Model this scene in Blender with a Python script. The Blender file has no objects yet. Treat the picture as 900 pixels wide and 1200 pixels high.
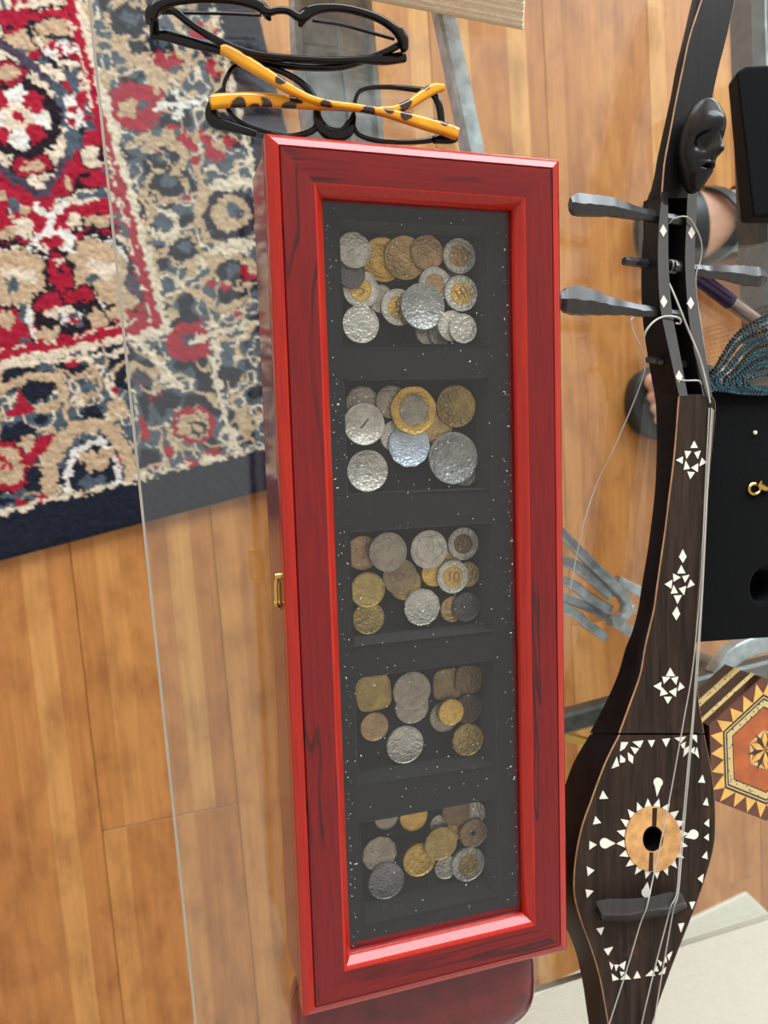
import bpy, bmesh, math, random
import numpy as np
from mathutils import Matrix, Vector, noise as mnoise

random.seed(7)
rng = np.random.default_rng(7)
S = bpy.context.scene
COL = S.collection

# ------------------------------------------------------------------ camera
# Metres. Floor z=0, glass table top z=TT, the lid of the coin box is centred over x=y=0.
TT = 0.45
LID = 0.51
F = 900.0
CAM = np.array([-0.14057, 0.07539, 0.87831])
ROT = np.array([[0.95367, 0.05676, -0.29544], [-0.03108, 0.99537, 0.09093], [0.29923, -0.07753, 0.95103]])
cd = bpy.data.cameras.new('camera')
cam = bpy.data.objects.new('camera', cd)
COL.objects.link(cam)
cam.matrix_world = Matrix([list(ROT[i]) + [CAM[i]] for i in range(3)] + [[0, 0, 0, 1]])
cd.sensor_fit = 'VERTICAL'
cd.sensor_height = 36.0
cd.sensor_width = 27.0
cd.lens = 36.0 * F / 1200.0
cd.clip_start = 0.01
cd.dof.use_dof = True
cd.dof.focus_distance = 0.41
cd.dof.aperture_fstop = 10.0
S.camera = cam

# ------------------------------------------------------------------ light
w = bpy.data.worlds.new('room_light')
S.world = w
w.use_nodes = True
w.node_tree.nodes['Background'].inputs[0].default_value = (1.0, 0.95, 0.88, 1)
w.node_tree.nodes['Background'].inputs[1].default_value = 0.55


def area(name, loc, target, sx, sy, radiance, col):
    d = bpy.data.lights.new(name, 'AREA')
    d.shape = 'RECTANGLE'
    d.size, d.size_y = sx, sy
    d.energy = radiance * sx * sy * math.pi
    d.color = col
    o = bpy.data.objects.new(name, d)
    COL.objects.link(o)
    o.location = loc
    o.rotation_euler = (Vector(target) - Vector(loc)).to_track_quat('-Z', 'Y').to_euler()
    return o


# daylight through the wide window in the end wall (its highlights lie on every edge that faces that way)
area('window_back_offscreen', (1.1, 2.56, 1.75), (1.1, 0.0, 1.75), 4.2, 1.5, 9.0, (0.84, 0.93, 1.0))

vs = S.view_settings
S.display_settings.display_device = 'sRGB'
vs.view_transform = 'Standard'
vs.look = 'None'
vs.exposure = 0.40
vs.gamma = 1.0
vs.use_curve_mapping = False


# ------------------------------------------------------------------ pixel -> point on a horizontal plane
def px(x, y, z):
    d = ROT @ np.array([(x - 450) / F, -(y - 600) / F, -1.0])
    return CAM + d * ((z - CAM[2]) / d[2])


def pxs(pts, z):
    return [tuple(px(x, y, z)) for x, y in pts]


# ------------------------------------------------------------------ helpers
ORG = {}


def srgb(r, g, b):
    def f(c):
        c /= 255.0
        return c / 12.92 if c <= 0.04045 else ((c + 0.055) / 1.055) ** 2.4
    return (f(r), f(g), f(b), 1.0)


def finish(me, smooth, angle):
    if smooth:
        me.shade_smooth()
        me.set_sharp_from_angle(angle=math.radians(angle))


def tag(o, label=None, cat=None, group=None, kind=None):
    if label:
        o['label'] = label
    if cat:
        o['category'] = cat
    if group:
        o['group'] = group
    if kind:
        o['kind'] = kind
    return o


def thing(name, loc, label, cat, group=None):
    o = bpy.data.objects.new(name, None)
    COL.objects.link(o)
    o.empty_display_size = 0.01
    o.location = tuple(loc)
    ORG[o.name] = np.array(loc, float)
    return tag(o, label, cat, group)


def mesh(name, verts, faces, mat, parent=None, smooth=False, angle=35, mats=None, midx=None, origin=None):
    """One mesh object from world coordinates; verts are stored relative to its origin."""
    v = np.array(verts, float).reshape(-1, 3)
    if parent is not None:
        org = ORG[parent.name]
    else:
        org = np.array(origin, float) if origin is not None else np.array([v[:, 0].mean(), v[:, 1].mean(), v[:, 2].min()])
    me = bpy.data.meshes.new(name)
    me.from_pydata((v - org).tolist(), [], faces)
    for m in (mats or [mat]):
        me.materials.append(m)
    if midx is not None:
        me.polygons.foreach_set('material_index', midx)
    bm = bmesh.new()
    bm.from_mesh(me)
    bmesh.ops.recalc_face_normals(bm, faces=bm.faces)
    bm.to_mesh(me)
    bm.free()
    finish(me, smooth, angle)
    o = bpy.data.objects.new(name, me)
    COL.objects.link(o)
    ORG[o.name] = org
    if parent is not None:
        o.parent = parent
    else:
        o.location = tuple(org)
    return o


def bevel(o, wdt, seg=2, ang=35):
    m = o.modifiers.new('bevel', 'BEVEL')
    m.width = wdt
    m.segments = seg
    m.limit_method = 'ANGLE'
    m.angle_limit = math.radians(ang)
    return o


class MB:
    """collects pieces of ONE part"""
    def __init__(s):
        s.v, s.f, s.m = [], [], []

    def add(s, v, f, mi=0):
        n = len(s.v)
        s.v += [tuple(p) for p in v]
        s.f += [tuple(i + n for i in q) for q in f]
        s.m += [mi] * len(f)
        return s

    def build(s, name, mat, parent=None, smooth=False, angle=35, mats=None, origin=None):
        return mesh(name, s.v, s.f, mat, parent, smooth, angle, mats, s.m if mats else None, origin)


def prism(poly_bot, poly_top):
    n = len(poly_bot)
    v = [tuple(p) for p in poly_bot] + [tuple(p) for p in poly_top]
    f = [tuple(range(n - 1, -1, -1)), tuple(range(n, 2 * n))]
    f += [(i, (i + 1) % n, n + (i + 1) % n, n + i) for i in range(n)]
    return v, f


def flat_prism(pts2, z0, z1):
    return prism([(p[0], p[1], z0) for p in pts2], [(p[0], p[1], z1) for p in pts2])


def box(x0, x1, y0, y1, z0, z1):
    return flat_prism([(x0, y0), (x1, y0), (x1, y1), (x0, y1)], z0, z1)


def catmull(pts, n=6, closed=False):
    P = [np.array(p, float) for p in pts]
    m = len(P)
    out = []
    rngs = range(m) if closed else range(m - 1)
    for i in rngs:
        p0 = P[(i - 1) % m] if (closed or i > 0) else 2 * P[0] - P[1]
        p1 = P[i]
        p2 = P[(i + 1) % m]
        p3 = P[(i + 2) % m] if (closed or i + 2 < m) else 2 * P[-1] - P[-2]
        for k in range(n):
            t = k / n
            out.append(0.5 * (2 * p1 + (p2 - p0) * t + (2 * p0 - 5 * p1 + 4 * p2 - p3) * t * t + (3 * p1 - p0 - 3 * p2 + p3) * t ** 3))
    if not closed:
        out.append(P[-1])
    return out


def sweep(path, rw, rh=None, sides=8, closed=False, pw=2.0, cap=True):
    """tube along path; rw = half width sideways, rh = half height (numbers or lists); section is a superellipse"""
    P = [np.array(p, float) for p in path]
    n = len(P)
    rw = [rw] * n if np.isscalar(rw) else list(rw)
    rh = rw if rh is None else ([rh] * n if np.isscalar(rh) else list(rh))
    v, f = [], []
    last = None
    for i in range(n):
        a = P[(i - 1) % n] if (closed or i > 0) else P[i]
        b = P[(i + 1) % n] if (closed or i < n - 1) else P[i]
        t = b - a
        t = t / (np.linalg.norm(t) + 1e-12)
        up = np.array([0, 0, 1.0])
        s = np.cross(t, up)
        if np.linalg.norm(s) < 0.15:
            s = last if last is not None else np.array([1.0, 0, 0])
            s = s - t * (s @ t)
        s = s / np.linalg.norm(s)
        if last is not None and s @ last < -0.3:
            s = -s
        last = s
        u = np.cross(s, t)
        for k in range(sides):
            q = 2 * math.pi * (k + 0.5) / sides
            c, d = math.cos(q), math.sin(q)
            cc = math.copysign(abs(c) ** (2 / pw), c)
            dd = math.copysign(abs(d) ** (2 / pw), d)
            v.append(P[i] + s * rw[i] * cc + u * rh[i] * dd)
    m = n if closed else n - 1
    for i in range(m):
        j = (i + 1) % n
        for k in range(sides):
            l = (k + 1) % sides
            f.append((i * sides + k, i * sides + l, j * sides + l, j * sides + k))
    if not closed and cap:
        f.append(tuple(range(sides - 1, -1, -1)))
        f.append(tuple((n - 1) * sides + k for k in range(sides)))
    return v, f


def resample_z(pts, zs):
    return [tuple(px(p[0], p[1], z)) for p, z in zip(pts, zs)]


def carve(o, ring, z0, z1, mats, mi):
    """cut a real hole of outline ring (world x, y) between z0 and z1 into the mesh of o"""
    org = ORG[o.name]
    v, f = flat_prism(ring, z0, z1)
    me = bpy.data.meshes.new('cutter')
    me.from_pydata((np.array(v) - org).tolist(), [], f)
    for m in mats:
        me.materials.append(m)
    me.polygons.foreach_set('material_index', [mi] * len(f))
    bm = bmesh.new()
    bm.from_mesh(me)
    bmesh.ops.recalc_face_normals(bm, faces=bm.faces)
    bm.to_mesh(me)
    bm.free()
    c = bpy.data.objects.new('cutter', me)
    COL.objects.link(c)
    c.parent = o.parent
    md = o.modifiers.new('cut', 'BOOLEAN')
    md.operation = 'DIFFERENCE'
    md.solver = 'EXACT'
    md.object = c
    bpy.context.view_layer.update()
    new = bpy.data.meshes.new_from_object(o.evaluated_get(bpy.context.evaluated_depsgraph_get()))
    o.modifiers.remove(md)
    o.data = new
    bpy.data.objects.remove(c)


# ------------------------------------------------------------------ materials
MATS = {}


class NT:
    def __init__(s, name):
        s.m = bpy.data.materials.new(name)
        s.m.use_nodes = True
        s.t = s.m.node_tree
        s.t.nodes.clear()
        s.out = s.n('ShaderNodeOutputMaterial')

    def n(s, typ, **kw):
        nd = s.t.nodes.new(typ)
        for k, v in kw.items():
            if k.startswith('i_'):
                nd.inputs[k[2:].replace('_', ' ')].default_value = v
            else:
                setattr(nd, k, v)
        return nd

    def l(s, a, b):
        s.t.links.new(a, b)

    def coord(s, kind='Object', scale=(1, 1, 1), rot=(0, 0, 0), loc=(0, 0, 0)):
        c = s.n('ShaderNodeTexCoord')
        mp = s.n('ShaderNodeMapping')
        mp.inputs['Scale'].default_value = scale
        mp.inputs['Rotation'].default_value = rot
        mp.inputs['Location'].default_value = loc
        s.l(c.outputs[kind], mp.inputs['Vector'])
        return mp.outputs[0]

    def noise(s, vec, scale, detail=3, rough=0.55, dist=0.0):
        nd = s.n('ShaderNodeTexNoise')
        nd.inputs['Scale'].default_value = scale
        nd.inputs['Detail'].default_value = detail
        nd.inputs['Roughness'].default_value = rough
        nd.inputs['Distortion'].default_value = dist
        s.l(vec, nd.inputs['Vector'])
        return nd.outputs['Fac']

    def ramp(s, fac, stops, interp='LINEAR'):
        r = s.n('ShaderNodeValToRGB')
        e = r.color_ramp.elements
        while len(e) < len(stops):
            e.new(0.5)
        for i, (p, c) in enumerate(stops):
            e[i].position = p
            e[i].color = c if len(c) == 4 else (*c, 1)
        r.color_ramp.interpolation = interp
        s.l(fac, r.inputs[0])
        return r.outputs[0]

    def mix(s, fac, a, b, mode='MIX'):
        m = s.n('ShaderNodeMix', data_type='RGBA', blend_type=mode)
        for sock, val in ((m.inputs[0], fac), (m.inputs[6], a), (m.inputs[7], b)):
            if hasattr(val, 'links'):
                s.l(val, sock)
            else:
                sock.default_value = val
        return m.outputs[2]

    def math(s, op, a, b=None):
        m = s.n('ShaderNodeMath', operation=op)
        for i, val in enumerate((a, b)):
            if val is None:
                continue
            if hasattr(val, 'links'):
                s.l(val, m.inputs[i])
            else:
                m.inputs[i].default_value = val
        return m.outputs[0]

    def bump(s, h, strength=0.3, dist=0.001):
        b = s.n('ShaderNodeBump')
        b.inputs['Strength'].default_value = strength
        b.inputs['Distance'].default_value = dist
        s.l(h, b.inputs['Height'])
        return b.outputs[0]

    def bsdf(s, color, rough=0.5, metal=0.0, normal=None, **kw):
        p = s.n('ShaderNodeBsdfPrincipled')
        for k, val in (('Base Color', color), ('Roughness', rough), ('Metallic', metal)):
            if hasattr(val, 'links'):
                s.l(val, p.inputs[k])
            else:
                p.inputs[k].default_value = val
        for k, val in kw.items():
            k = k.replace('_', ' ')
            if hasattr(val, 'links'):
                s.l(val, p.inputs[k])
            else:
                p.inputs[k].default_value = val
        if normal is not None:
            s.l(normal, p.inputs['Normal'])
        s.l(p.outputs[0], s.out.inputs[0])
        return p


def simple(name, col, rough=0.5, metal=0.0, nscale=120, namp=0.25, bstr=0.0, bscale=400, **kw):
    t = NT(name)
    v = t.coord()
    n = t.noise(v, nscale, 4)
    c2 = tuple(c * (1 - namp) for c in col[:3]) + (1,)
    c3 = tuple(min(1, c * (1 + namp)) for c in col[:3]) + (1,)
    c = t.ramp(n, [(0.3, c2), (0.7, c3)])
    nm = t.bump(t.noise(v, bscale, 3), bstr) if bstr else None
    t.bsdf(c, rough, metal, nm, **kw)
    return t.m


def mat_glass(name, tint=(0.93, 0.97, 0.95, 1), gain=1.0, ior=1.5):
    # thin-sheet glass: clear transmission with a Fresnel mirror on each face
    t = NT(name)
    fr = t.n('ShaderNodeFresnel')
    # same reflectance entering and leaving the sheet
    ge = t.n('ShaderNodeNewGeometry')
    mr = t.n('ShaderNodeMapRange')
    mr.inputs['To Min'].default_value = ior
    mr.inputs['To Max'].default_value = 1.0 / ior
    t.l(ge.outputs['Backfacing'], mr.inputs['Value'])
    t.l(mr.outputs[0], fr.inputs['IOR'])
    tr = t.n('ShaderNodeBsdfTransparent')
    tr.inputs[0].default_value = tint
    gl = t.n('ShaderNodeBsdfGlossy')
    gl.inputs['Roughness'].default_value = 0.0
    gl.inputs['Color'].default_value = (1, 1, 1, 1)
    mx = t.n('ShaderNodeMixShader')
    if gain != 1.0:
        t.l(t.math('MULTIPLY', fr.outputs[0], gain), mx.inputs[0])
    else:
        t.l(fr.outputs[0], mx.inputs[0])
    t.l(tr.outputs[0], mx.inputs[1])
    t.l(gl.outputs[0], mx.inputs[2])
    t.l(mx.outputs[0], t.out.inputs[0])
    return t.m


def mat_lacquer(name, axis, edge=False):
    t = NT(name)
    # axis: grain direction ('X' or 'Y')
    sc = (55, 5.5, 55) if axis == 'Y' else (5.5, 55, 55)
    v = t.coord(scale=sc)
    n1 = t.noise(v, 1.0, 2, 0.5, 0.6)
    vein = t.ramp(n1, [(0.455, (0, 0, 0)), (0.475, (1, 1, 1)), (0.49, (1, 1, 1)), (0.50, (0, 0, 0))])
    mask = t.ramp(t.noise(t.coord(scale=(14, 14, 14)), 1.0, 2), [(0.42, (0, 0, 0)), (0.58, (1, 1, 1))])
    fine = t.noise(t.coord(scale=(500, 30, 500) if axis == 'Y' else (30, 500, 500)), 1.0, 3)
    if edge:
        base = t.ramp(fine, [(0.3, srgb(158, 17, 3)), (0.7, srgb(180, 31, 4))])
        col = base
    else:
        base = t.ramp(fine, [(0.3, srgb(100, 4, 7)), (0.7, srgb(122, 7, 9))])
        fac = t.math('MULTIPLY', t.math('MULTIPLY', vein, mask), 0.85)
        col = t.mix(fac, base, srgb(48, 8, 10))
    t.bsdf(col, 0.4, 0.0, None, Coat_Weight=0.85, Coat_Roughness=0.06, Specular_IOR_Level=0.1)
    return t.m


def mat_plank():
    t = NT('bamboo_plank')
    c = t.n('ShaderNodeTexCoord')
    oi = t.n('ShaderNodeObjectInfo')
    sep = t.n('ShaderNodeSeparateXYZ')
    t.l(c.outputs['Object'], sep.inputs[0])
    rnd = t.math('MULTIPLY', oi.outputs['Random'], 91.0)
    strip = t.math('FLOOR', t.math('MULTIPLY', sep.outputs[0], 1 / 0.025))
    cmb = t.n('ShaderNodeCombineXYZ')
    t.l(strip, cmb.inputs[0])
    t.l(rnd, cmb.inputs[1])
    wn = t.n('ShaderNodeTexWhiteNoise', noise_dimensions='3D')
    t.l(cmb.outputs[0], wn.inputs['Vector'])
    tone = t.ramp(wn.outputs['Value'], [(0.0, srgb(182, 116, 58)), (0.45, srgb(194, 128, 66)), (0.8, srgb(204, 140, 76)), (1.0, srgb(216, 158, 92))])
    add = t.n('ShaderNodeVectorMath', operation='ADD')
    cm2 = t.n('ShaderNodeCombineXYZ')
    t.l(rnd, cm2.inputs[0])
    t.l(rnd, cm2.inputs[1])
    t.l(c.outputs['Object'], add.inputs[0])
    t.l(cm2.outputs[0], add.inputs[1])
    mp = t.n('ShaderNodeMapping')
    mp.inputs['Scale'].default_value = (160, 7, 1)
    t.l(add.outputs[0], mp.inputs[0])
    grain = t.noise(mp.outputs[0], 1.0, 5, 0.6)
    mp2 = t.n('ShaderNodeMapping')
    mp2.inputs['Scale'].default_value = (30, 14, 1)
    t.l(add.outputs[0], mp2.inputs[0])
    blot = t.noise(mp2.outputs[0], 1.0, 3, 0.6)
    g = t.ramp(grain, [(0.3, (0.80, 0.77, 0.73)), (0.6, (1, 1, 1))])
    b = t.ramp(blot, [(0.32, (0.72, 0.66, 0.60)), (0.55, (1, 1, 1))])
    col = t.mix(1.0, t.mix(1.0, tone, g, 'MULTIPLY'), b, 'MULTIPLY')
    t.bsdf(col, 0.42, 0.0, t.bump(grain, 0.08), Specular_IOR_Level=0.4)
    return t.m


def mat_attr(name, rough=0.95, **kw):
    t = NT(name)
    a = t.n('ShaderNodeAttribute', attribute_name='Col')
    n = t.noise(t.coord(), 900, 2)
    c = t.mix(1.0, a.outputs['Color'], t.ramp(n, [(0.3, (0.78, 0.78, 0.78)), (0.7, (1, 1, 1))]), 'MULTIPLY')
    t.bsdf(c, rough, 0.0, None, Specular_IOR_Level=0.1, Sheen_Weight=0.15, **kw)
    return t.m


def mat_coin(name, rgb, metal=0.75, rough=0.36, dirt=0.35):
    t = NT(name)
    v = t.coord()
    oi = t.n('ShaderNodeObjectInfo')
    off = t.n('ShaderNodeVectorMath', operation='ADD')
    t.l(v, off.inputs[0])
    t.l(oi.outputs['Random'], off.inputs[1])
    vo = t.n('ShaderNodeTexVoronoi')
    vo.feature = 'SMOOTH_F1'
    vo.inputs['Scale'].default_value = 620
    t.l(off.outputs[0], vo.inputs['Vector'])
    n = t.noise(off.outputs[0], 430, 2, 0.5, 1.5)
    h = t.math('ADD', t.math('MULTIPLY', vo.outputs['Distance'], 0.6), n)
    d = tuple(c * (1 - dirt) for c in srgb(*rgb)[:3]) + (1,)
    col = t.ramp(t.noise(off.outputs[0], 170, 4, 0.65), [(0.32, d), (0.62, srgb(*rgb))])
    t.bsdf(col, rough, metal, t.bump(h, 0.8, 0.0007))
    return t.m


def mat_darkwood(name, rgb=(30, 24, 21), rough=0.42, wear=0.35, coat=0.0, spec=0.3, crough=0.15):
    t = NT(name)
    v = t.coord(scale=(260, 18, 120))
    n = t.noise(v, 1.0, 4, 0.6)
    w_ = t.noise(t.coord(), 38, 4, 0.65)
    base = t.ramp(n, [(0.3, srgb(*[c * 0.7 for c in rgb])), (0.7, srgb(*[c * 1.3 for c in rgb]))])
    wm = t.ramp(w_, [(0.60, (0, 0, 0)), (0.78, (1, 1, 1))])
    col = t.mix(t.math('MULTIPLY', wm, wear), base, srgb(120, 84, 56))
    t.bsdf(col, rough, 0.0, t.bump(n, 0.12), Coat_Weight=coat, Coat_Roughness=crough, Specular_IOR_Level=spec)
    return t.m


def mat_tortoise():
    t = NT('tortoiseshell_acetate')
    vo = t.n('ShaderNodeTexVoronoi')
    vo.feature = 'SMOOTH_F1'
    vo.inputs['Scale'].default_value = 100
    vo.inputs['Smoothness'].default_value = 0.3
    v = t.coord()
    nz = t.n('ShaderNodeTexNoise')
    nz.inputs['Scale'].default_value = 90
    t.l(v, nz.inputs['Vector'])
    ad = t.n('ShaderNodeVectorMath', operation='MULTIPLY_ADD')
    t.l(nz.outputs['Color'], ad.inputs[0])
    ad.inputs[1].default_value = (0.006, 0.006, 0.006)
    t.l(v, ad.inputs[2])
    t.l(ad.outputs[0], vo.inputs['Vector'])
    col = t.ramp(vo.outputs['Distance'], [(0.0, srgb(40, 26, 16)), (0.36, srgb(60, 38, 16)), (0.42, srgb(240, 160, 2)), (1.0, srgb(250, 182, 4))])
    t.bsdf(col, 0.12, 0.0, None, Coat_Weight=0.5, Coat_Roughness=0.04, Transmission_Weight=0.15)
    return t.m


M = {}
M['plank'] = mat_plank()
M['subfloor'] = simple('subfloor', srgb(96, 62, 34), 0.8)
M['rug'] = mat_attr('rug_pile')
M['mat'] = simple('woven_mat', srgb(226, 220, 206), 0.9, 0, 300, 0.08, 0.2, 900)
M['glass'] = mat_glass('table_glass', (0.95, 0.975, 0.965, 1), 1.25)
M['glass_edge'] = simple('glass_edge', srgb(176, 168, 152), 0.15, 0, 60, 0.08)
M['lid_glass'] = mat_glass('lid_glass', (0.97, 0.975, 0.97, 1), 0.75)
M['lens'] = mat_glass('spectacle_lens', (0.97, 0.98, 1.0, 1), 1.3)
M['metal'] = simple('pewter_metal', srgb(196, 206, 214), 0.34, 0.75, 90, 0.35, 0.15, 160)
M['dark_metal'] = simple('dark_iron', srgb(112, 112, 110), 0.45, 0.6, 90, 0.25, 0.2, 160)
M['brass'] = simple('brass', srgb(214, 176, 96), 0.22, 1.0, 90, 0.1)
M['lac_y'] = mat_lacquer('red_lacquer_long', 'Y')
M['lac_x'] = mat_lacquer('red_lacquer_short', 'X')
M['edge'] = mat_lacquer('red_lacquer_moulding', 'Y', True)
M['velvet'] = simple('black_velvet', srgb(9, 9, 10), 0.95, 0, 500, 0.4, 0.3, 1500, Sheen_Weight=0.02, Specular_IOR_Level=0.1)
M['tray'] = simple('black_tray_felt', srgb(19, 20, 22), 0.9, 0, 500, 0.1, 0.03, 1500, Sheen_Weight=0.08, Specular_IOR_Level=0.15)
M['dust'] = simple('dust', srgb(215, 215, 215), 0.9, 0, 60, 0.1)
M['black'] = simple('black_acetate', srgb(8, 8, 9), 0.14, 0, 60, 0.2, Specular_IOR_Level=0.4)
M['tort'] = mat_tortoise()
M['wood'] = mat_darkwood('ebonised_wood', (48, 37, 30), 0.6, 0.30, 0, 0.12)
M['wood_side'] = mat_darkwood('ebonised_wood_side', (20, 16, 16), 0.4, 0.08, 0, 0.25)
M['wood_gloss'] = mat_darkwood('ebonised_wood_polished', (15, 13, 13), 0.4, 0.03, 0.4, 0.2, 0.14)
M['rail'] = mat_darkwood('polished_cheek_wood', (26, 27, 31), 0.25, 0.02, 1.0, 0.6, 0.06)
M['rail'].node_tree.nodes['Principled BSDF'].inputs['Coat IOR'].default_value = 2.1
M['peg'] = mat_darkwood('carved_peg_wood', (30, 27, 26), 0.42, 0.05, 0.6, 0.5, 0.25)
M['wood_raw'] = simple('worn_edge_wood', srgb(168, 124, 84), 0.6, 0, 200, 0.3)
M['rosette'] = simple('raw_rosette_wood', srgb(206, 152, 92), 0.55, 0, 150, 0.3, 0.2, 200)
M['pearl'] = simple('shell_inlay', srgb(236, 228, 212), 0.3, 0, 160, 0.06)
M['string'] = simple('nylon_string', srgb(188, 182, 172), 0.3, 0, 60, 0.05)
M['case'] = simple('dark_red_leather', srgb(104, 16, 20), 0.28, 0, 75, 0.35, 0.25, 140, Coat_Weight=0.5, Coat_Roughness=0.15)
M['paper'] = simple('page_edges', srgb(250, 232, 204), 0.8, 0, 400, 0.12)
M['cover'] = simple('book_cover', srgb(206, 190, 160), 0.6, 0, 60, 0.1)
M['bead'] = simple('teal_glass_bead', srgb(34, 92, 108), 0.1, 0.8, 900, 0.8, Coat_Weight=1.0, Coat_Roughness=0.05)
M['bead_dark'] = simple('dark_glass_bead', srgb(14, 26, 34), 0.1, 0.6, 600, 0.6, Coat_Weight=1.0, Coat_Roughness=0.05)
M['purple'] = simple('purple_plastic', srgb(58, 34, 74), 0.25, 0, 60, 0.1)
M['steel'] = simple('satin_steel', srgb(176, 158, 146), 0.3, 0.8, 60, 0.1)
M['skin'] = simple('skin', srgb(226, 172, 146), 0.5, 0, 40, 0.08, Subsurface_Weight=0.1)
M['nail'] = simple('pink_nail', srgb(206, 84, 104), 0.2, 0, 40, 0.05)
M['sandal'] = simple('sandal_rubber', srgb(36, 42, 44), 0.45, 0, 60, 0.2)
M['teal'] = simple('teal_trim', srgb(108, 158, 152), 0.5, 0, 60, 0.1)
M['m_dark'] = simple('marquetry_ebony', srgb(40, 26, 22), 0.25, 0, 150, 0.3, Coat_Weight=0.6)
M['m_brown'] = simple('marquetry_walnut', srgb(92, 46, 26), 0.25, 0, 150, 0.3, Coat_Weight=0.6)
M['m_light'] = simple('marquetry_lemonwood', srgb(226, 172, 84), 0.25, 0, 150, 0.15, Coat_Weight=0.6)
M['m_orange'] = simple('marquetry_panel', srgb(172, 84, 30), 0.25, 0, 90, 0.25, Coat_Weight=0.6)
M['m_cream'] = simple('marquetry_bone', srgb(208, 184, 128), 0.25, 0, 150, 0.15, Coat_Weight=0.6)

# ------------------------------------------------------------------ floor of bamboo planks
fr = math.radians(2.4)
FX = np.array([math.cos(fr), math.sin(fr)])
FY = np.array([-math.sin(fr), math.cos(fr)])
sub = mesh('floor', *flat_prism([(-1.6, -1.7), (2.0, -1.7), (2.0, 2.0), (-1.6, 2.0)], -0.03, -0.012), M['subfloor'], origin=(0, 0, -0.03))
tag(sub, kind='structure')
PW, PL = 0.150, 0.92
pv, pf = box(-PW / 2 + 0.00025, PW / 2 - 0.00025, -PL / 2 + 0.0003, PL / 2 - 0.0003, -0.012, 0.0)
pme = bpy.data.meshes.new('plank')
pme.from_pydata(pv, [], pf)
pme.materials.append(M['plank'])
seam = np.array([-0.218, -0.09])
s0 = seam @ FX
joint_v = np.array([-0.13, -0.343]) @ FY
for i in range(-8, 14):
    st = {0: 0.0, 1: 0.47, 2: 0.20, 3: 0.62, 4: 0.16, 5: 0.70}.get(i, random.random()) * PL
    for j in range(-2, 3):
        cu = s0 + (i + 0.5) * PW
        cv = joint_v + st + (j + 0.5) * PL
        c = FX * cu + FY * cv
        if not (-1.5 < c[0] < 1.9 and -1.9 < c[1] < 2.1):
            continue
        o = bpy.data.objects.new('plank', pme)
        COL.objects.link(o)
        o.parent = sub
        o.location = (c[0], c[1], 0.03)
        o.rotation_euler = (0, 0, fr + (math.pi if random.random() < 0.5 else 0))
        if not o.modifiers:
            bevel(o, 0.0007, 1)

M['wall'] = simple('painted_wall', srgb(214, 206, 192), 0.85, 0, 8, 0.03)
M['frame'] = simple('window_paint', srgb(236, 234, 228), 0.4, 0, 30, 0.03)
wl = MB()
for (x0, x1, z0, z1) in ((-1.6, -1.0, -0.03, 2.7), (3.2, 3.6, -0.03, 2.7), (-1.0, 3.2, -0.03, 1.0), (-1.0, 3.2, 2.5, 2.7)):
    wl.add(*box(x0, x1, 2.6, 2.72, z0, z1))
wall = tag(wl.build('wall_back', M['wall'], None, origin=(0, 2.6, 0)), kind='structure')
wf = MB()
for (x0, x1, z0, z1) in ((-1.0, -0.95, 1.0, 2.5), (3.15, 3.2, 1.0, 2.5), (-0.95, 3.15, 1.0, 1.05), (-0.95, 3.15, 2.45, 2.5)):
    wf.add(*box(x0, x1, 2.58, 2.68, z0, z1))
tag(wf.build('window_1', M['frame'], None, origin=(-0.1, 2.6, 1.0)), kind='structure')

# ------------------------------------------------------------------ oriental rug (pile grid, motifs drawn in rug coordinates)
ra = math.radians(12.1)
RX = np.array([math.cos(ra), math.sin(ra)])
RY = np.array([-math.sin(ra), math.cos(ra)])
RC = np.array([0.112, 0.050])
RH = 0.013


def ruv(x, y):
    p = px(x, y, RH)[:2] - RC
    return (-(p @ RX), p @ RY)


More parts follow.
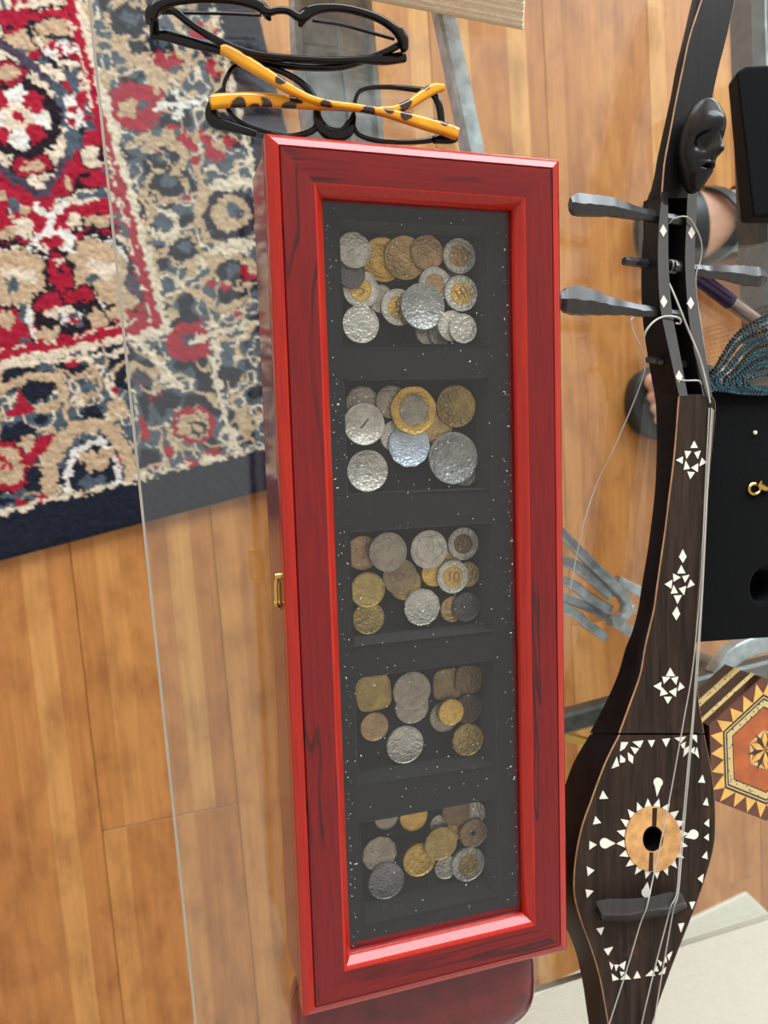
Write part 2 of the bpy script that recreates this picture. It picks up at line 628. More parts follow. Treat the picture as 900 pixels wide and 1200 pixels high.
def make_rug():
    du = 0.0019
    nu, nv = int(0.86 / du), int(0.98 / du)
    u = np.linspace(0, 0.86, nu)
    v = np.linspace(0, 0.98, nv)
    U, V = np.meshgrid(u, v)

    def vnoise(scale, seed):
        r = np.random.default_rng(seed)
        n = int(1.2 / scale) + 4
        g = r.random((n, n))
        a, b = U / scale, V / scale
        i, j = a.astype(int), b.astype(int)
        fa, fb = a - i, b - j
        fa, fb = fa * fa * (3 - 2 * fa), fb * fb * (3 - 2 * fb)
        return (g[j, i] * (1 - fa) + g[j, i + 1] * fa) * (1 - fb) + (g[j + 1, i] * (1 - fa) + g[j + 1, i + 1] * fa) * fb

    wu = U + (vnoise(0.009, 1) - 0.5) * 0.004 + (vnoise(0.0036, 2) - 0.5) * 0.0065
    wv = V + (vnoise(0.009, 3) - 0.5) * 0.004 + (vnoise(0.0036, 4) - 0.5) * 0.0065
    RED, CREAM, NAVY = srgb(168, 28, 52), srgb(226, 206, 182), srgb(30, 34, 48)
    TEAL, BEIGE, PURP = srgb(82, 92, 102), srgb(198, 168, 136), srgb(78, 66, 82)
    WHITE, DARK, BLACK = srgb(232, 224, 214), srgb(38, 26, 34), srgb(14, 16, 22)
    C = np.zeros(U.shape + (3,))
    C[:] = RED[:3]

    def put(mask, col):
        C[mask] = col[:3]

    def seg_d(pts, closed=False):
        d = np.full(U.shape, 9.0)
        n = len(pts)
        for i in range(n if closed else n - 1):
            a, b = np.array(pts[i]), np.array(pts[(i + 1) % n])
            ab = b - a
            t = np.clip(((wu - a[0]) * ab[0] + (wv - a[1]) * ab[1]) / (ab @ ab + 1e-9), 0, 1)
            d = np.minimum(d, np.hypot(wu - a[0] - t * ab[0], wv - a[1] - t * ab[1]))
        return d

    def stroke(pp, wd, col, smooth=True):
        q = [ruv(*p) for p in pp]
        if smooth and len(q) > 2:
            q = [tuple(a) for a in catmull(q, 5)]
        put(seg_d(q) < wd * 0.0005, col)

    def ell(x, y, rx, ry, col, rot=0.0, ring=None):
        c = ruv(x, y)
        cr, sr = math.cos(rot), math.sin(rot)
        a, b = wu - c[0], wv - c[1]
        k = np.hypot((a * cr + b * sr) / (rx * 0.001), (-a * sr + b * cr) / (ry * 0.001))
        m = k < 1
        if ring:
            m &= k > 1 - ring
        put(m, col)

    def poly(pp, col):
        q = [ruv(*p) for p in pp]
        ins = np.zeros(U.shape, bool)
        n = len(q)
        for i in range(n):
            (x1, y1), (x2, y2) = q[i], q[(i + 1) % n]
            c = ((y1 > wv) != (y2 > wv))
            if y1 != y2:
                ins ^= c & (wu < (x2 - x1) * (wv - y1) / (y2 - y1) + x1)
        put(ins, col)

    def flower(x, y, r, cols):
        for k, (f_, col) in enumerate(cols):
            if k == 0:
                for q in range(6):
                    ell(x + r * 0.62 * math.cos(q * 1.047), y + r * 0.62 * math.sin(q * 1.047), r * 0.45, r * 0.45, col)
            ell(x, y, r * f_, r * f_, col)

    # everywhere: woven filler
    a, b, c = vnoise(0.021, 11), vnoise(0.016, 12), vnoise(0.011, 13)
    put(a > 0.60, CREAM)
    put((a > 0.56) & (a < 0.60), DARK)
    put((b > 0.72), BEIGE)
    put((c > 0.74), TEAL)
    put((c < 0.2) & (b < 0.5), DARK)
    # ---- field motifs
    poly([(-60, 40), (0, 42), (30, 66), (66, 92), (92, 126), (100, 156), (84, 184), (50, 238), (22, 218), (-10, 198), (-60, 200)], PURP)
    poly([(-60, 52), (0, 54), (26, 76), (58, 100), (80, 130), (86, 156), (74, 178), (48, 224), (26, 206), (-10, 188), (-60, 188)], CREAM)
    poly([(62, 86), (92, 118), (101, 150), (92, 176), (80, 186), (76, 150), (64, 118)], TEAL)
    poly([(82, 102), (94, 124), (100, 150), (92, 172), (90, 140)], NAVY)
    ell(84, 118, 6, 7, WHITE); ell(88, 138, 9, 12, WHITE); ell(85, 128, 4, 4, RED); ell(86, 144, 4, 5, RED)
    ell(20, 138, 42, 38, DARK)
    for q in range(8):
        ell(20 + 27 * math.cos(q * 0.785), 138 + 25 * math.sin(q * 0.785), 11, 10, RED if q % 2 else WHITE)
    ell(20, 138, 14, 13, CREAM); ell(20, 138, 5, 5, RED)
    for (x, y, rx, ry) in ((8, 87, 22, 13), (36, 194, 21, 12), (-30, 194, 20, 12)):
        ell(x, y, rx, ry, DARK); ell(x, y, rx - 3, ry - 3, RED); ell(x, y, rx - 9, ry - 7, BEIGE)
    # top of the field
    stroke([(-20, 18), (40, 16), (110, 8)], 12, RED)
    ell(62, 4, 36, 6, CREAM); stroke([(30, 10), (60, 9), (92, 4)], 3, DARK)
    ell(76, 32, 30, 11, DARK); ell(77, 31, 27, 9, BEIGE)
    stroke([(48, 24), (38, 26), (37, 42), (44, 58), (58, 72), (78, 82)], 4, NAVY)
    stroke([(46, 40), (50, 58), (66, 72), (86, 82)], 4, CREAM)
    for k in range(12):
        ell(60 + 9 * (k % 5), 50 + 7 * (k // 5) + 2 * (k % 2), 4.2, 3, WHITE if k % 3 else RED)
    ell(96, 52, 9, 7, DARK)
    ell(107, 128, 6, 7, TEAL); ell(107, 128, 3, 3, WHITE)
    stroke([(96, 100), (106, 104), (118, 108)], 6, CREAM)
    # middle band
    stroke([(-30, 268), (40, 256), (130, 240)], 12, RED, False)
    stroke([(-30, 290), (40, 280), (135, 268)], 9, DARK, False)
    stroke([(-30, 294), (40, 284), (135, 272)], 8, RED, False)
    ell(48, 258, 14, 9, RED); ell(72, 255, 11, 11, RED); ell(28, 268, 9, 9, CREAM); ell(90, 258, 8, 9, CREAM)
    stroke([(44, 245), (56, 252), (58, 275)], 8, WHITE); stroke([(72, 241), (60, 252), (58, 272)], 8, WHITE)
    ell(63, 285, 24, 15, WHITE, 0, 0.42); ell(63, 283, 10, 8, RED)
    ell(116, 258, 17, 7, DARK); ell(117, 258, 14, 5, BEIGE); ell(6, 274, 12, 5, BEIGE)
    for (x, y, rx, ry) in ((20, 325, 40, 34), (116, 318, 34, 40)):
        for q in range(16):
            ell(x + rx * math.cos(q * 0.3927), y + ry * math.sin(q * 0.3927), 6.5, 6.5, DARK)
            ell(x + (rx - 3) * math.cos(q * 0.3927), y + (ry - 3) * math.sin(q * 0.3927), 4.5, 4.5, WHITE)
        ell(x, y, rx - 6, ry - 6, BEIGE)
        ell(x + 5, y - 3, 15, 9, CREAM, 0.5); ell(x - 9, y + 9, 6, 6, TEAL)
    ell(70, 318, 14, 24, DARK); ell(70, 318, 10, 20, RED); ell(70, 306, 5, 4, CREAM); ell(71, 318, 4, 3, DARK)
    for (x, y) in ((60, 354), (93, 349)):
        ell(x, y, 18, 13, DARK); ell(x, y, 15, 10, RED)
    ell(82, 374, 34, 16, DARK); ell(70, 366, 14, 7, CREAM)
    for k in range(9):
        ell(72 + 5 * (k % 5) * 1.3, 370 + 8 * (k // 5), 3.6, 3.6, WHITE if k % 2 else TEAL)
    ell(85, 376, 5, 4, RED)
    stroke([(28, 360), (26, 385), (30, 405)], 8, TEAL); stroke([(35, 362), (36, 385), (46, 400)], 6, WHITE)
    ell(12, 388, 16, 12, RED); ell(4, 374, 10, 8, BEIGE); ell(55, 392, 12, 6, BEIGE)
    ell(118, 372, 14, 10, BEIGE); stroke([(104, 350), (118, 362), (134, 384)], 4, DARK)
    ell(158, 335, 10, 12, PURP); ell(150, 352, 9, 9, BEIGE); ell(150, 385, 16, 8, CREAM); ell(150, 228, 8, 14, BEIGE)
    # frame of the field
    FU, FV = 0.187, 0.198
    du_, dv_ = wu - FU, wv - FV
    dd = np.minimum(du_, dv_)
    put((dd > 0.0) & (dd < 0.011), RED)
    put((dd > 0.007) & (dd < 0.010) & (vnoise(0.01, 30) > 0.45), CREAM)
    put((dd > -0.008) & (dd < 0.0), CREAM)
    # ---- border
    bd = dd <= -0.008
    CC = C.copy()
    C[:] = TEAL[:3]
    n1 = vnoise(0.026, 21) * 0.55 + vnoise(0.013, 22) * 0.45
    n2 = vnoise(0.022, 23) * 0.6 + vnoise(0.010, 24) * 0.4
    n3 = vnoise(0.018, 25)
    put(n2 < 0.42, NAVY)
    put((np.abs(n1 - 0.5) < 0.045), BEIGE)
    put((np.abs(n2 - 0.57) < 0.025), CREAM)
    put((n3 > 0.86), RED)
    # lower border
    for (x, y, r) in ((42, 458, 16), (20, 512, 18), (150, 444, 13), (196, 470, 14), (70, 445, 9), (108, 484, 11), (60, 560, 14), (140, 600, 10), (240, 480, 12), (270, 440, 12)):
        ell(x, y, r, r * 0.8, NAVY)
    stroke([(-20, 470), (10, 452), (35, 442), (62, 440), (76, 452), (70, 472), (50, 478)], 9, BEIGE)
    stroke([(95, 440), (108, 432), (118, 448), (112, 462), (98, 462)], 7, BEIGE)
    stroke([(0, 430), (60, 424), (110, 418), (150, 412)], 5, CREAM)
    ell(105, 455, 9, 5, TEAL)
    stroke([(66, 600), (58, 570), (64, 530), (88, 505), (110, 498), (135, 508), (150, 535), (160, 570), (185, 590)], 15, BEIGE)
    poly([(78, 585), (76, 540), (96, 516), (120, 512), (138, 535), (142, 590)], NAVY)
    stroke([(82, 590), (80, 548), (98, 522), (122, 520), (136, 545), (138, 590)], 6, WHITE)
    ell(112, 542, 12, 9, BEIGE); ell(124, 530, 8, 7, BEIGE); ell(100, 535, 8, 7, BEIGE); ell(112, 566, 14, 8, TEAL); ell(98, 580, 9, 5, BEIGE)
    ell(4, 546, 26, 28, DARK); ell(4, 546, 24, 26, RED); ell(4, 546, 20, 20, BEIGE); ell(2, 544, 9, 9, RED, 0, 0.5)
    ell(34, 540, 9, 8, RED); ell(32, 520, 8, 6, BEIGE)
    for (x, y) in ((24, 588), (36, 600), (50, 586), (78, 586), (62, 592), (14, 606)):
        ell(x, y, 6, 5, RED); ell(x + 5, y + 3, 4, 3, BEIGE)
    ell(80, 588, 10, 6, BEIGE); ell(0, 604, 12, 6, CREAM)
    # corner and right border
    stroke([(160, 402), (176, 412), (196, 436), (210, 452)], 8, CREAM)
    ell(165, 440, 14, 12, PURP); stroke([(150, 440), (160, 428), (178, 436), (180, 450)], 6, BEIGE)
    ell(222, 400, 24, 22, RED); ell(222, 398, 8, 8, PURP)
    stroke([(220, 402), (262, 388), (300, 378)], 6, CREAM)
    stroke([(255, 400), (252, 440), (268, 500), (282, 530), (300, 548)], 8, CREAM)
    ell(228, 498, 24, 20, RED, 0, 0.25); ell(228, 498, 18, 15, BEIGE); ell(232, 500, 10, 8, NAVY, 0, 0.5)
    stroke([(195, 500), (205, 520), (230, 530)], 6, BEIGE)
    for (x, y) in ((250, 530), (222, 545), (280, 535), (240, 548), (262, 540)):
        ell(x, y, 9, 5, RED); ell(x - 8, y + 6, 6, 4, BEIGE)
    ell(158, 125, 26, 24, RED); ell(150, 128, 9, 9, BEIGE); ell(166, 124, 5, 6, TEAL)
    stroke([(182, 126), (215, 120), (270, 115)], 6, WHITE); stroke([(205, 108), (212, 122), (206, 138)], 6, WHITE)
    for (x, y, r) in ((196, 215, 18), (215, 292, 16), (185, 190, 10), (150, 25, 20), (190, 55, 14), (270, 320, 18), (245, 60, 10), (170, 300, 10)):
        for q in range(6):
            ell(x + r * math.cos(q * 1.047), y + r * 0.9 * math.sin(q * 1.047), r * 0.42, r * 0.38, BEIGE)
        ell(x, y, r * 0.9, r * 0.8, NAVY); ell(x + 2, y - 3, r * 0.45, r * 0.35, TEAL)
    ell(190, 262, 18, 18, CREAM, 0, 0.35); ell(192, 262, 9, 9, TEAL)
    ell(270, 250, 30, 28, NAVY); ell(270, 250, 22, 18, BEIGE); ell(274, 248, 9, 8, TEAL); ell(272, 215, 30, 6, CREAM); ell(270, 290, 26, 6, CREAM)
    for (x, y, r) in ((222, 166, 10), (252, 178, 11), (240, 158, 8), (216, 158, 6), (238, 38, 12), (192, 72, 11), (206, 68, 8), (250, 80, 9), (180, 110, 7), (268, 165, 8), (290, 320, 10), (262, 336, 8), (300, 180, 10)):
        ell(x, y, r, r * 0.85, RED); ell(x + r * 0.6, y - r * 0.5, r * 0.5, r * 0.5, BEIGE)
    stroke([(140, 60), (160, 70), (185, 84), (195, 104)], 8, BEIGE); stroke([(170, 175), (200, 165), (215, 180), (205, 200)], 8, BEIGE)
    stroke([(150, 170), (168, 160), (180, 172)], 7, BEIGE); stroke([(230, 200), (240, 225), (232, 250), (240, 275)], 9, BEIGE)
    stroke([(165, 230), (178, 240), (170, 280), (185, 320), (176, 350)], 7, BEIGE); stroke([(220, 340), (240, 350), (262, 362), (285, 352)], 8, BEIGE)
    stroke([(200, 20), (215, 40), (222, 70), (212, 90)], 8, BEIGE); stroke([(260, 100), (275, 90), (268, 70)], 7, BEIGE)
    # outer line and plain dark edge
    e = np.minimum(wu, wv)
    put((e < 0.052) & (e > 0.046) & (vnoise(0.006, 31) > 0.35), CREAM)
    put(e < 0.046, NAVY)
    C[~bd] = CC[~bd]
    shade = 0.82 + 0.3 * rng.random(U.shape)
    C *= shade[..., None]
    edge = np.minimum(np.minimum(U, V), 1)
    Z = RH - 0.004 * np.exp(-edge / 0.004) + (rng.random(U.shape) - 0.5) * 0.0022 + (vnoise(0.006, 40) - 0.5) * 0.0016
    Z[0, :] = Z[:, 0] = Z[-1, :] = Z[:, -1] = 0.0003
    Xw = RC[0] - U * RX[0] + V * RY[0]
    Yw = RC[1] - U * RX[1] + V * RY[1]
    verts = np.stack([Xw - RC[0], Yw - RC[1], Z], -1).reshape(-1, 3)
    idx = np.arange(nu * nv).reshape(nv, nu)
    q = np.stack([idx[:-1, :-1], idx[1:, :-1], idx[1:, 1:], idx[:-1, 1:]], -1).reshape(-1, 4)
    me = bpy.data.meshes.new('area_rug')
    me.vertices.add(len(verts))
    me.vertices.foreach_set('co', verts.ravel())
    me.loops.add(q.size)
    me.loops.foreach_set('vertex_index', q.ravel())
    me.polygons.add(len(q))
    me.polygons.foreach_set('loop_start', np.arange(0, q.size, 4))
    me.update(calc_edges=True)
    me.shade_smooth()
    at = me.color_attributes.new('Col', 'FLOAT_COLOR', 'POINT')
    rgba = np.ones((nu * nv, 4))
    rgba[:, :3] = C.reshape(-1, 3)
    at.data.foreach_set('color', rgba.ravel())
    me.materials.append(M['rug'])
    o = bpy.data.objects.new('area_rug', me)
    COL.objects.link(o)
    o.location = (RC[0], RC[1], 0)
    tag(o, 'red and cream patterned oriental rug with a dark navy edge on the bamboo floor', 'rug')


make_rug()

# ------------------------------------------------------------------ pale ribbed mat on the floor
mc = px(877, 1047, 0.006)[:2]
m1 = px(640, 1160, 0.006)[:2] - mc
m1 /= np.linalg.norm(m1)
m2 = px(900, 1069, 0.006)[:2] - mc
m2 /= np.linalg.norm(m2)
mat_t = thing('floor_mat', (mc[0], mc[1], 0), 'off-white ribbed woven mat on the floor past the table end', 'mat')


def mpt(a, b, z):
    p = mc + m1 * a + m2 * b
    return (p[0], p[1], z)


mesh('backing', *prism([mpt(0, 0, 0), mpt(0.8, 0, 0), mpt(0.8, 0.6, 0), mpt(0, 0.6, 0)],
                       [mpt(0, 0, 0.004), mpt(0.8, 0, 0.004), mpt(0.8, 0.6, 0.004), mpt(0, 0.6, 0.004)]), M['mat'], mat_t)
ribs = MB()
nr = 100
for i in range(nr):
    b0, b1 = 0.6 * i / nr, 0.6 * (i + 0.86) / nr
    ribs.add(*prism([mpt(0.002, b0, 0.003), mpt(0.798, b0, 0.003), mpt(0.798, b1, 0.003), mpt(0.002, b1, 0.003)],
                    [mpt(0.002, b0 + 0.001, 0.0062), mpt(0.798, b0 + 0.001, 0.0062), mpt(0.798, b1 - 0.001, 0.0062), mpt(0.002, b1 - 0.001, 0.0062)]))
tag(ribs.build('rib_weave', M['mat'], mat_t), kind='stuff')

# ------------------------------------------------------------------ glass table
ta = math.radians(2.4)
TX, TY = np.array([math.cos(ta), math.sin(ta)]), np.array([-math.sin(ta), math.cos(ta)])
TC = np.array([-0.1288, -0.3005])
table = thing('glass_table', (0.06, -0.05, 0), 'clear glass topped coffee table with scrolled grey metal base', 'table')


def tpt(a, b):
    return TC + TX * a + TY * b


TW_, TL_ = 0.72, 1.15
gt = MB()
e_ = 0.0014
outer = [tpt(0, 0), tpt(TW_, 0), tpt(TW_, TL_), tpt(0, TL_)]
inner = [tpt(e_, e_), tpt(TW_ - e_, e_), tpt(TW_ - e_, TL_ - e_), tpt(e_, TL_ - e_)]
zt, zb = TT, TT - 0.005
V_ = [(*p, zt) for p in inner] + [(*p, zt - 0.0012) for p in outer] + [(*p, zb + 0.0012) for p in outer] + [(*p, zb) for p in inner]
Fq = [(0, 1, 2, 3), (15, 14, 13, 12)]
mi = [0, 0]
for r in range(3):
    for k in range(4):
        Fq.append((r * 4 + k, (r + 1) * 4 + k, (r + 1) * 4 + (k + 1) % 4, r * 4 + (k + 1) % 4))
        mi.append(1)
top = mesh('glass_top', V_, Fq, None, table, mats=[M['glass'], M['glass_edge']], midx=mi)
zu = zb


def bar(name, pts, wd, ht, z, mat='metal', n=4, zc=None):
    """flat or square bar whose middle line follows pts (pixels on plane z)"""
    P = [px(x, y, z) for x, y in pts]
    if len(P) > 2:
        P = catmull(P, n)
    v, f = sweep(P, wd / 2, ht / 2, 8, pw=5)
    return mesh(name, v, f, M[mat], table, True, 40)


# two long flat bars running away under the spectacles, then on under the box
bar('support_bar', [(380, -60), (383, 0), (402, 150), (470, 640)], 0.044, 0.010, 0.402)
bar('support_bar_lip', [(345, -60), (346, 0), (360, 150), (450, 640)], 0.006, 0.014, 0.404, 'metal')
bar('support_bar_ridge', [(390, -60), (391, 0), (408, 150), (470, 640)], 0.003, 0.014, 0.403, 'metal')
bar('support_bar_lip', [(426, -60), (428, 0), (442, 150), (480, 640)], 0.005, 0.014, 0.404, 'metal')
bar('brace_bar', [(508, -40), (521, 20), (553, 170), (600, 400)], 0.013, 0.012, 0.402)
bar('brace_bar_lip', [(500, -40), (513, 20), (544, 170), (590, 400)], 0.004, 0.010, 0.400, 'metal')
# side rail at the far side of the table
bar('side_rail', [(885, -120), (884, 0), (890, 200), (898, 400), (905, 470)], 0.026, 0.03, 0.405, 'dark_metal')
bar('side_rail', [(905, -120), (905, 0), (915, 200), (925, 400), (932, 470)], 0.014, 0.02, 0.41, 'dark_metal')
bar('side_rail_ridge', [(874, -120), (876, 0), (878, 70), (884, 200)], 0.002, 0.034, 0.405, 'metal')
# scrollwork seen beside the box
bar('scroll', [(600, 560), (655, 622), (690, 658), (718, 686), (733, 706), (730, 722), (714, 728)], 0.008, 0.010, 0.34)
bar('scroll', [(722, 680), (742, 690), (780, 705), (850, 730)], 0.009, 0.009, 0.33)
bar('scroll', [(600, 640), (662, 658), (678, 666), (700, 684), (716, 698)], 0.009, 0.008, 0.335)
bar('scroll', [(600, 665), (664, 682), (690, 700), (714, 714)], 0.008, 0.008, 0.33)
bar('scroll', [(600, 680), (666, 702), (700, 716), (735, 738), (790, 772)], 0.009, 0.009, 0.32, 'metal')
bar('scroll', [(610, 690), (668, 716), (688, 732), (708, 746)], 0.008, 0.008, 0.325)
bar('scroll', [(712, 728), (726, 720), (742, 712)], 0.006, 0.006, 0.33)
bar('scroll', [(838, 792), (852, 772), (872, 759), (902, 752), (950, 760)], 0.017, 0.014, 0.36)
bar('scroll', [(886, -60), (893, -10), (906, 25), (930, 40)], 0.008, 0.01, 0.40)
bar('crossbar', [(560, 872), (668, 843), (715, 830), (800, 806), (905, 780)], 0.017, 0.016, 0.36, 'dark_metal')
bar('brass_rod', [(600, 846), (668, 864), (700, 872), (780, 890)], 0.007, 0.007, 0.34, 'brass')
# pedestal below the box, carrying the bars and the glass
P0 = np.array([0.06, -0.05])
prof = [(0.045, 0.0), (0.045, 0.008), (0.02, 0.02), (0.014, 0.06), (0.014, 0.30), (0.03, 0.34), (0.014, 0.38), (0.03, zu - 0.006), (0.03, zu)]
V_, Fq = [], []
for r, z in prof:
    for k in range(20):
        q = 2 * math.pi * k / 20
        V_.append((P0[0] + r * math.cos(q), P0[1] + r * math.sin(q), z))
for i in range(len(prof) - 1):
    for k in range(20):
        l = (k + 1) % 20
        Fq.append((i * 20 + k, i * 20 + l, (i + 1) * 20 + l, (i + 1) * 20 + k))
Fq += [tuple(range(19, -1, -1)), tuple((len(prof) - 1) * 20 + k for k in range(20))]
mesh('pedestal', V_, Fq, M['dark_metal'], table, True)
for (a, b) in ((0.66, 1.10), (0.66, 0.05)):
    p = tpt(a, b)
    mesh('leg', *box(p[0] - 0.012, p[0] + 0.012, p[1] - 0.012, p[1] + 0.012, 0.0, zu), M['dark_metal'], table)

# ------------------------------------------------------------------ coin display box
W2, L2 = 0.0775, 0.22064
cbox = thing('coin_display_box', (0, 0, TT), 'long glossy red wooden display box with glass lid full of coins', 'display box')
bw, bl, th = W2 - 0.0016, L2 - 0.0016, 0.012
bz0, bz1 = TT, 0.4945
for nm, (x0, x1, y0, y1) in (('side_panel', (-bw, -bw + th, -bl, bl)), ('side_panel', (bw - th, bw, -bl, bl)),
                             ('end_panel', (-bw + th, bw - th, bl - th, bl)), ('end_panel', (-bw + th, bw - th, -bl, -bl + th))):
    bevel(mesh(nm, *box(x0, x1, y0, y1, bz0, bz1), M['lac_y' if nm == 'side_panel' else 'lac_x'], cbox), 0.0015, 3)
mesh('bottom_panel', *box(-bw + th, bw - th, -bl + th, bl - th, bz0, bz0 + 0.006), M['lac_y'], cbox)
prof = [(0.0006, 0.4952), (0.0, 0.4958), (0.0, 0.4985), (0.0007, 0.4988), (0.0007, 0.4994), (0.0, 0.4998)]
prof += [(0.0, 0.5060), (0.0003, 0.5069), (0.0010, 0.5076), (0.0020, 0.5082), (0.0032, 0.5087), (0.0045, 0.5093), (0.0055, 0.5096)]
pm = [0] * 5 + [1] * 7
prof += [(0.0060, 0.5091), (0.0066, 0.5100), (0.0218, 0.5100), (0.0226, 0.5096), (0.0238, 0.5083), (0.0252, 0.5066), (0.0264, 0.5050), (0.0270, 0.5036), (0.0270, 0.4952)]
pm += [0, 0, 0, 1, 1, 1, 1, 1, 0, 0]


def corner(c, d):
    sx, sy = ((-1, -1), (1, -1), (1, 1), (-1, 1))[c]
    return (sx * (W2 - d), sy * (L2 - d))


lidp = mesh('lid_glass', *box(-W2 + 0.0262, W2 - 0.0262, -L2 + 0.0262, L2 - 0.0262, 0.5002, 0.5020), M['lid_glass'], cbox)
for c in range(4):
    v, f, m_ = [], [], []
    n = len(prof)
    for cc in (c, (c + 1) % 4):
        for d, z in prof:
            v.append((*corner(cc, d), z))
    for i in range(n):
        j = (i + 1) % n
        f.append((i, j, n + j, n + i))
        m_.append(pm[i])
    f += [tuple(range(n)), tuple(range(2 * n - 1, n - 1, -1))]
    m_ += [0, 0]
    ax = 'lac_x' if c in (0, 2) else 'lac_y'
    mesh('lid_rail', v, f, None, cbox, True, 30, [M[ax], M['edge']], m_)

# black tray with five pockets
ZD, ZF = 0.4965, 0.4765
PX0, PX1 = -0.0408, 0.0392
pockets = [(0.1255, 0.1860), (0.0480, 0.1085), (-0.0305, 0.0295), (-0.1075, -0.0470), (-0.1845, -0.1270)]
tr_ = MB()
tx = W2 - 0.0145
ty = L2 - 0.0145
ys = [ty]
for y0, y1 in pockets:
    ys += [y1, y0]
ys.append(-ty)
xs = [-tx, PX0, PX1, tx]
for i in range(len(ys) - 1):
    for k in range(3):
        if k == 1 and i % 2 == 1:
            a0, a1, b0, b1 = xs[1], xs[2], ys[i + 1], ys[i]
            tr_.add([(a0, b0, ZF), (a1, b0, ZF), (a1, b1, ZF), (a0, b1, ZF), (a0, b0, ZD), (a1, b0, ZD), (a1, b1, ZD), (a0, b1, ZD)],
                    [(0, 1, 2, 3), (0, 4, 5, 1), (1, 5, 6, 2), (2, 6, 7, 3), (3, 7, 4, 0)])
        else:
            tr_.add([(xs[k], ys[i + 1], ZD), (xs[k + 1], ys[i + 1], ZD), (xs[k + 1], ys[i], ZD), (xs[k], ys[i], ZD)], [(0, 1, 2, 3)])
tray = tr_.build('pocket_tray', M['tray'], cbox)
wd_ = tray.modifiers.new('weld', 'WELD')
wd_.merge_threshold = 0.0001
bevel(tray, 0.0011, 2, 60)
# dust on the lid glass
dm = MB()
for i in range(520):
    x, y = random.uniform(-0.049, 0.049), random.uniform(-0.192, 0.192)
    if random.random() < 0.35:
        x = random.choice((-1, 1)) * (0.049 - abs(random.gauss(0, 0.002)))
    r = random.choice((0.00012, 0.00016, 0.0002, 0.0003))
    ln = r * random.choice((1, 1, 1, 3))
    q = random.random() * 3.14
    a = np.array([math.cos(q), math.sin(q)])
    b = np.array([-a[1], a[0]])
    p = np.array([x, y])
    ring = [p + a * ln, p + b * r, p - a * ln, p - b * r]
    dm.add([(*t_, 0.50200) for t_ in ring] + [(*p, 0.50200 + r)], [(0, 1, 4), (1, 2, 4), (2, 3, 4), (3, 0, 4)])
tag(dm.build('dust', M['dust'], cbox), kind='stuff')
# brass catch on the long side
cy = px(323, 690, 0.490)[1]
xk = -W2 - 0.0002
cl = MB()
cl.add(*sweep(catmull([(xk - 0.0012, cy + 0.0085, 0.4965), (xk - 0.0025, cy + 0.005, 0.4975), (xk - 0.0028, cy, 0.4975), (xk - 0.0025, cy - 0.006, 0.4968), (xk - 0.0012, cy - 0.0085, 0.4945)], 4), 0.0010, 0.0010, 8))
catch = cl.build('catch', M['brass'], cbox, True)
for dy, z in ((0.0078, 0.4972), (-0.0078, 0.4905)):
    k = MB()
    k.add(*sweep([(xk + 0.002, cy + dy, z), (xk - 0.0008, cy + dy, z), (xk - 0.003, cy + dy, z), (xk - 0.0034, cy + dy, z)], [0.0018, 0.0018, 0.0016, 0.0006], None, 12))
    k.build('screw_knob', M['brass'], catch, True)
mesh('catch_plate', *box(xk - 0.0006, xk + 0.002, cy - 0.0105, cy + 0.004, 0.4855, 0.4935), M['brass'], cbox)

# ------------------------------------------------------------------ coins
CM = {
    'silver': mat_coin('coin_silver', (206, 200, 188)), 'dull': mat_coin('coin_dull_silver', (170, 160, 144)),
    'grey': mat_coin('coin_grey', (166, 166, 162)), 'dark': mat_coin('coin_dark_grey', (104, 100, 96)),
    'gold': mat_coin('coin_gold', (222, 180, 96)), 'brass': mat_coin('coin_brass', (182, 156, 96)),
    'bronze': mat_coin('coin_bronze', (150, 128, 98)), 'copper': mat_coin('coin_copper', (184, 150, 112)),
    'brown': mat_coin('coin_brown', (134, 108, 80)), 'tan': mat_coin('coin_tan', (198, 164, 112)),
    'blue': mat_coin('coin_bluish_silver', (190, 200, 212)), 'mauve': mat_coin('coin_mauve_grey', (150, 140, 142)),
    'verdi': mat_coin('coin_dark_copper', (96, 78, 62)),
}
WHERE = ['in the compartment nearest the spectacles', 'in the second compartment from spectacles', 'in the middle compartment',
         'in the second compartment from red case', 'in the compartment nearest red case']
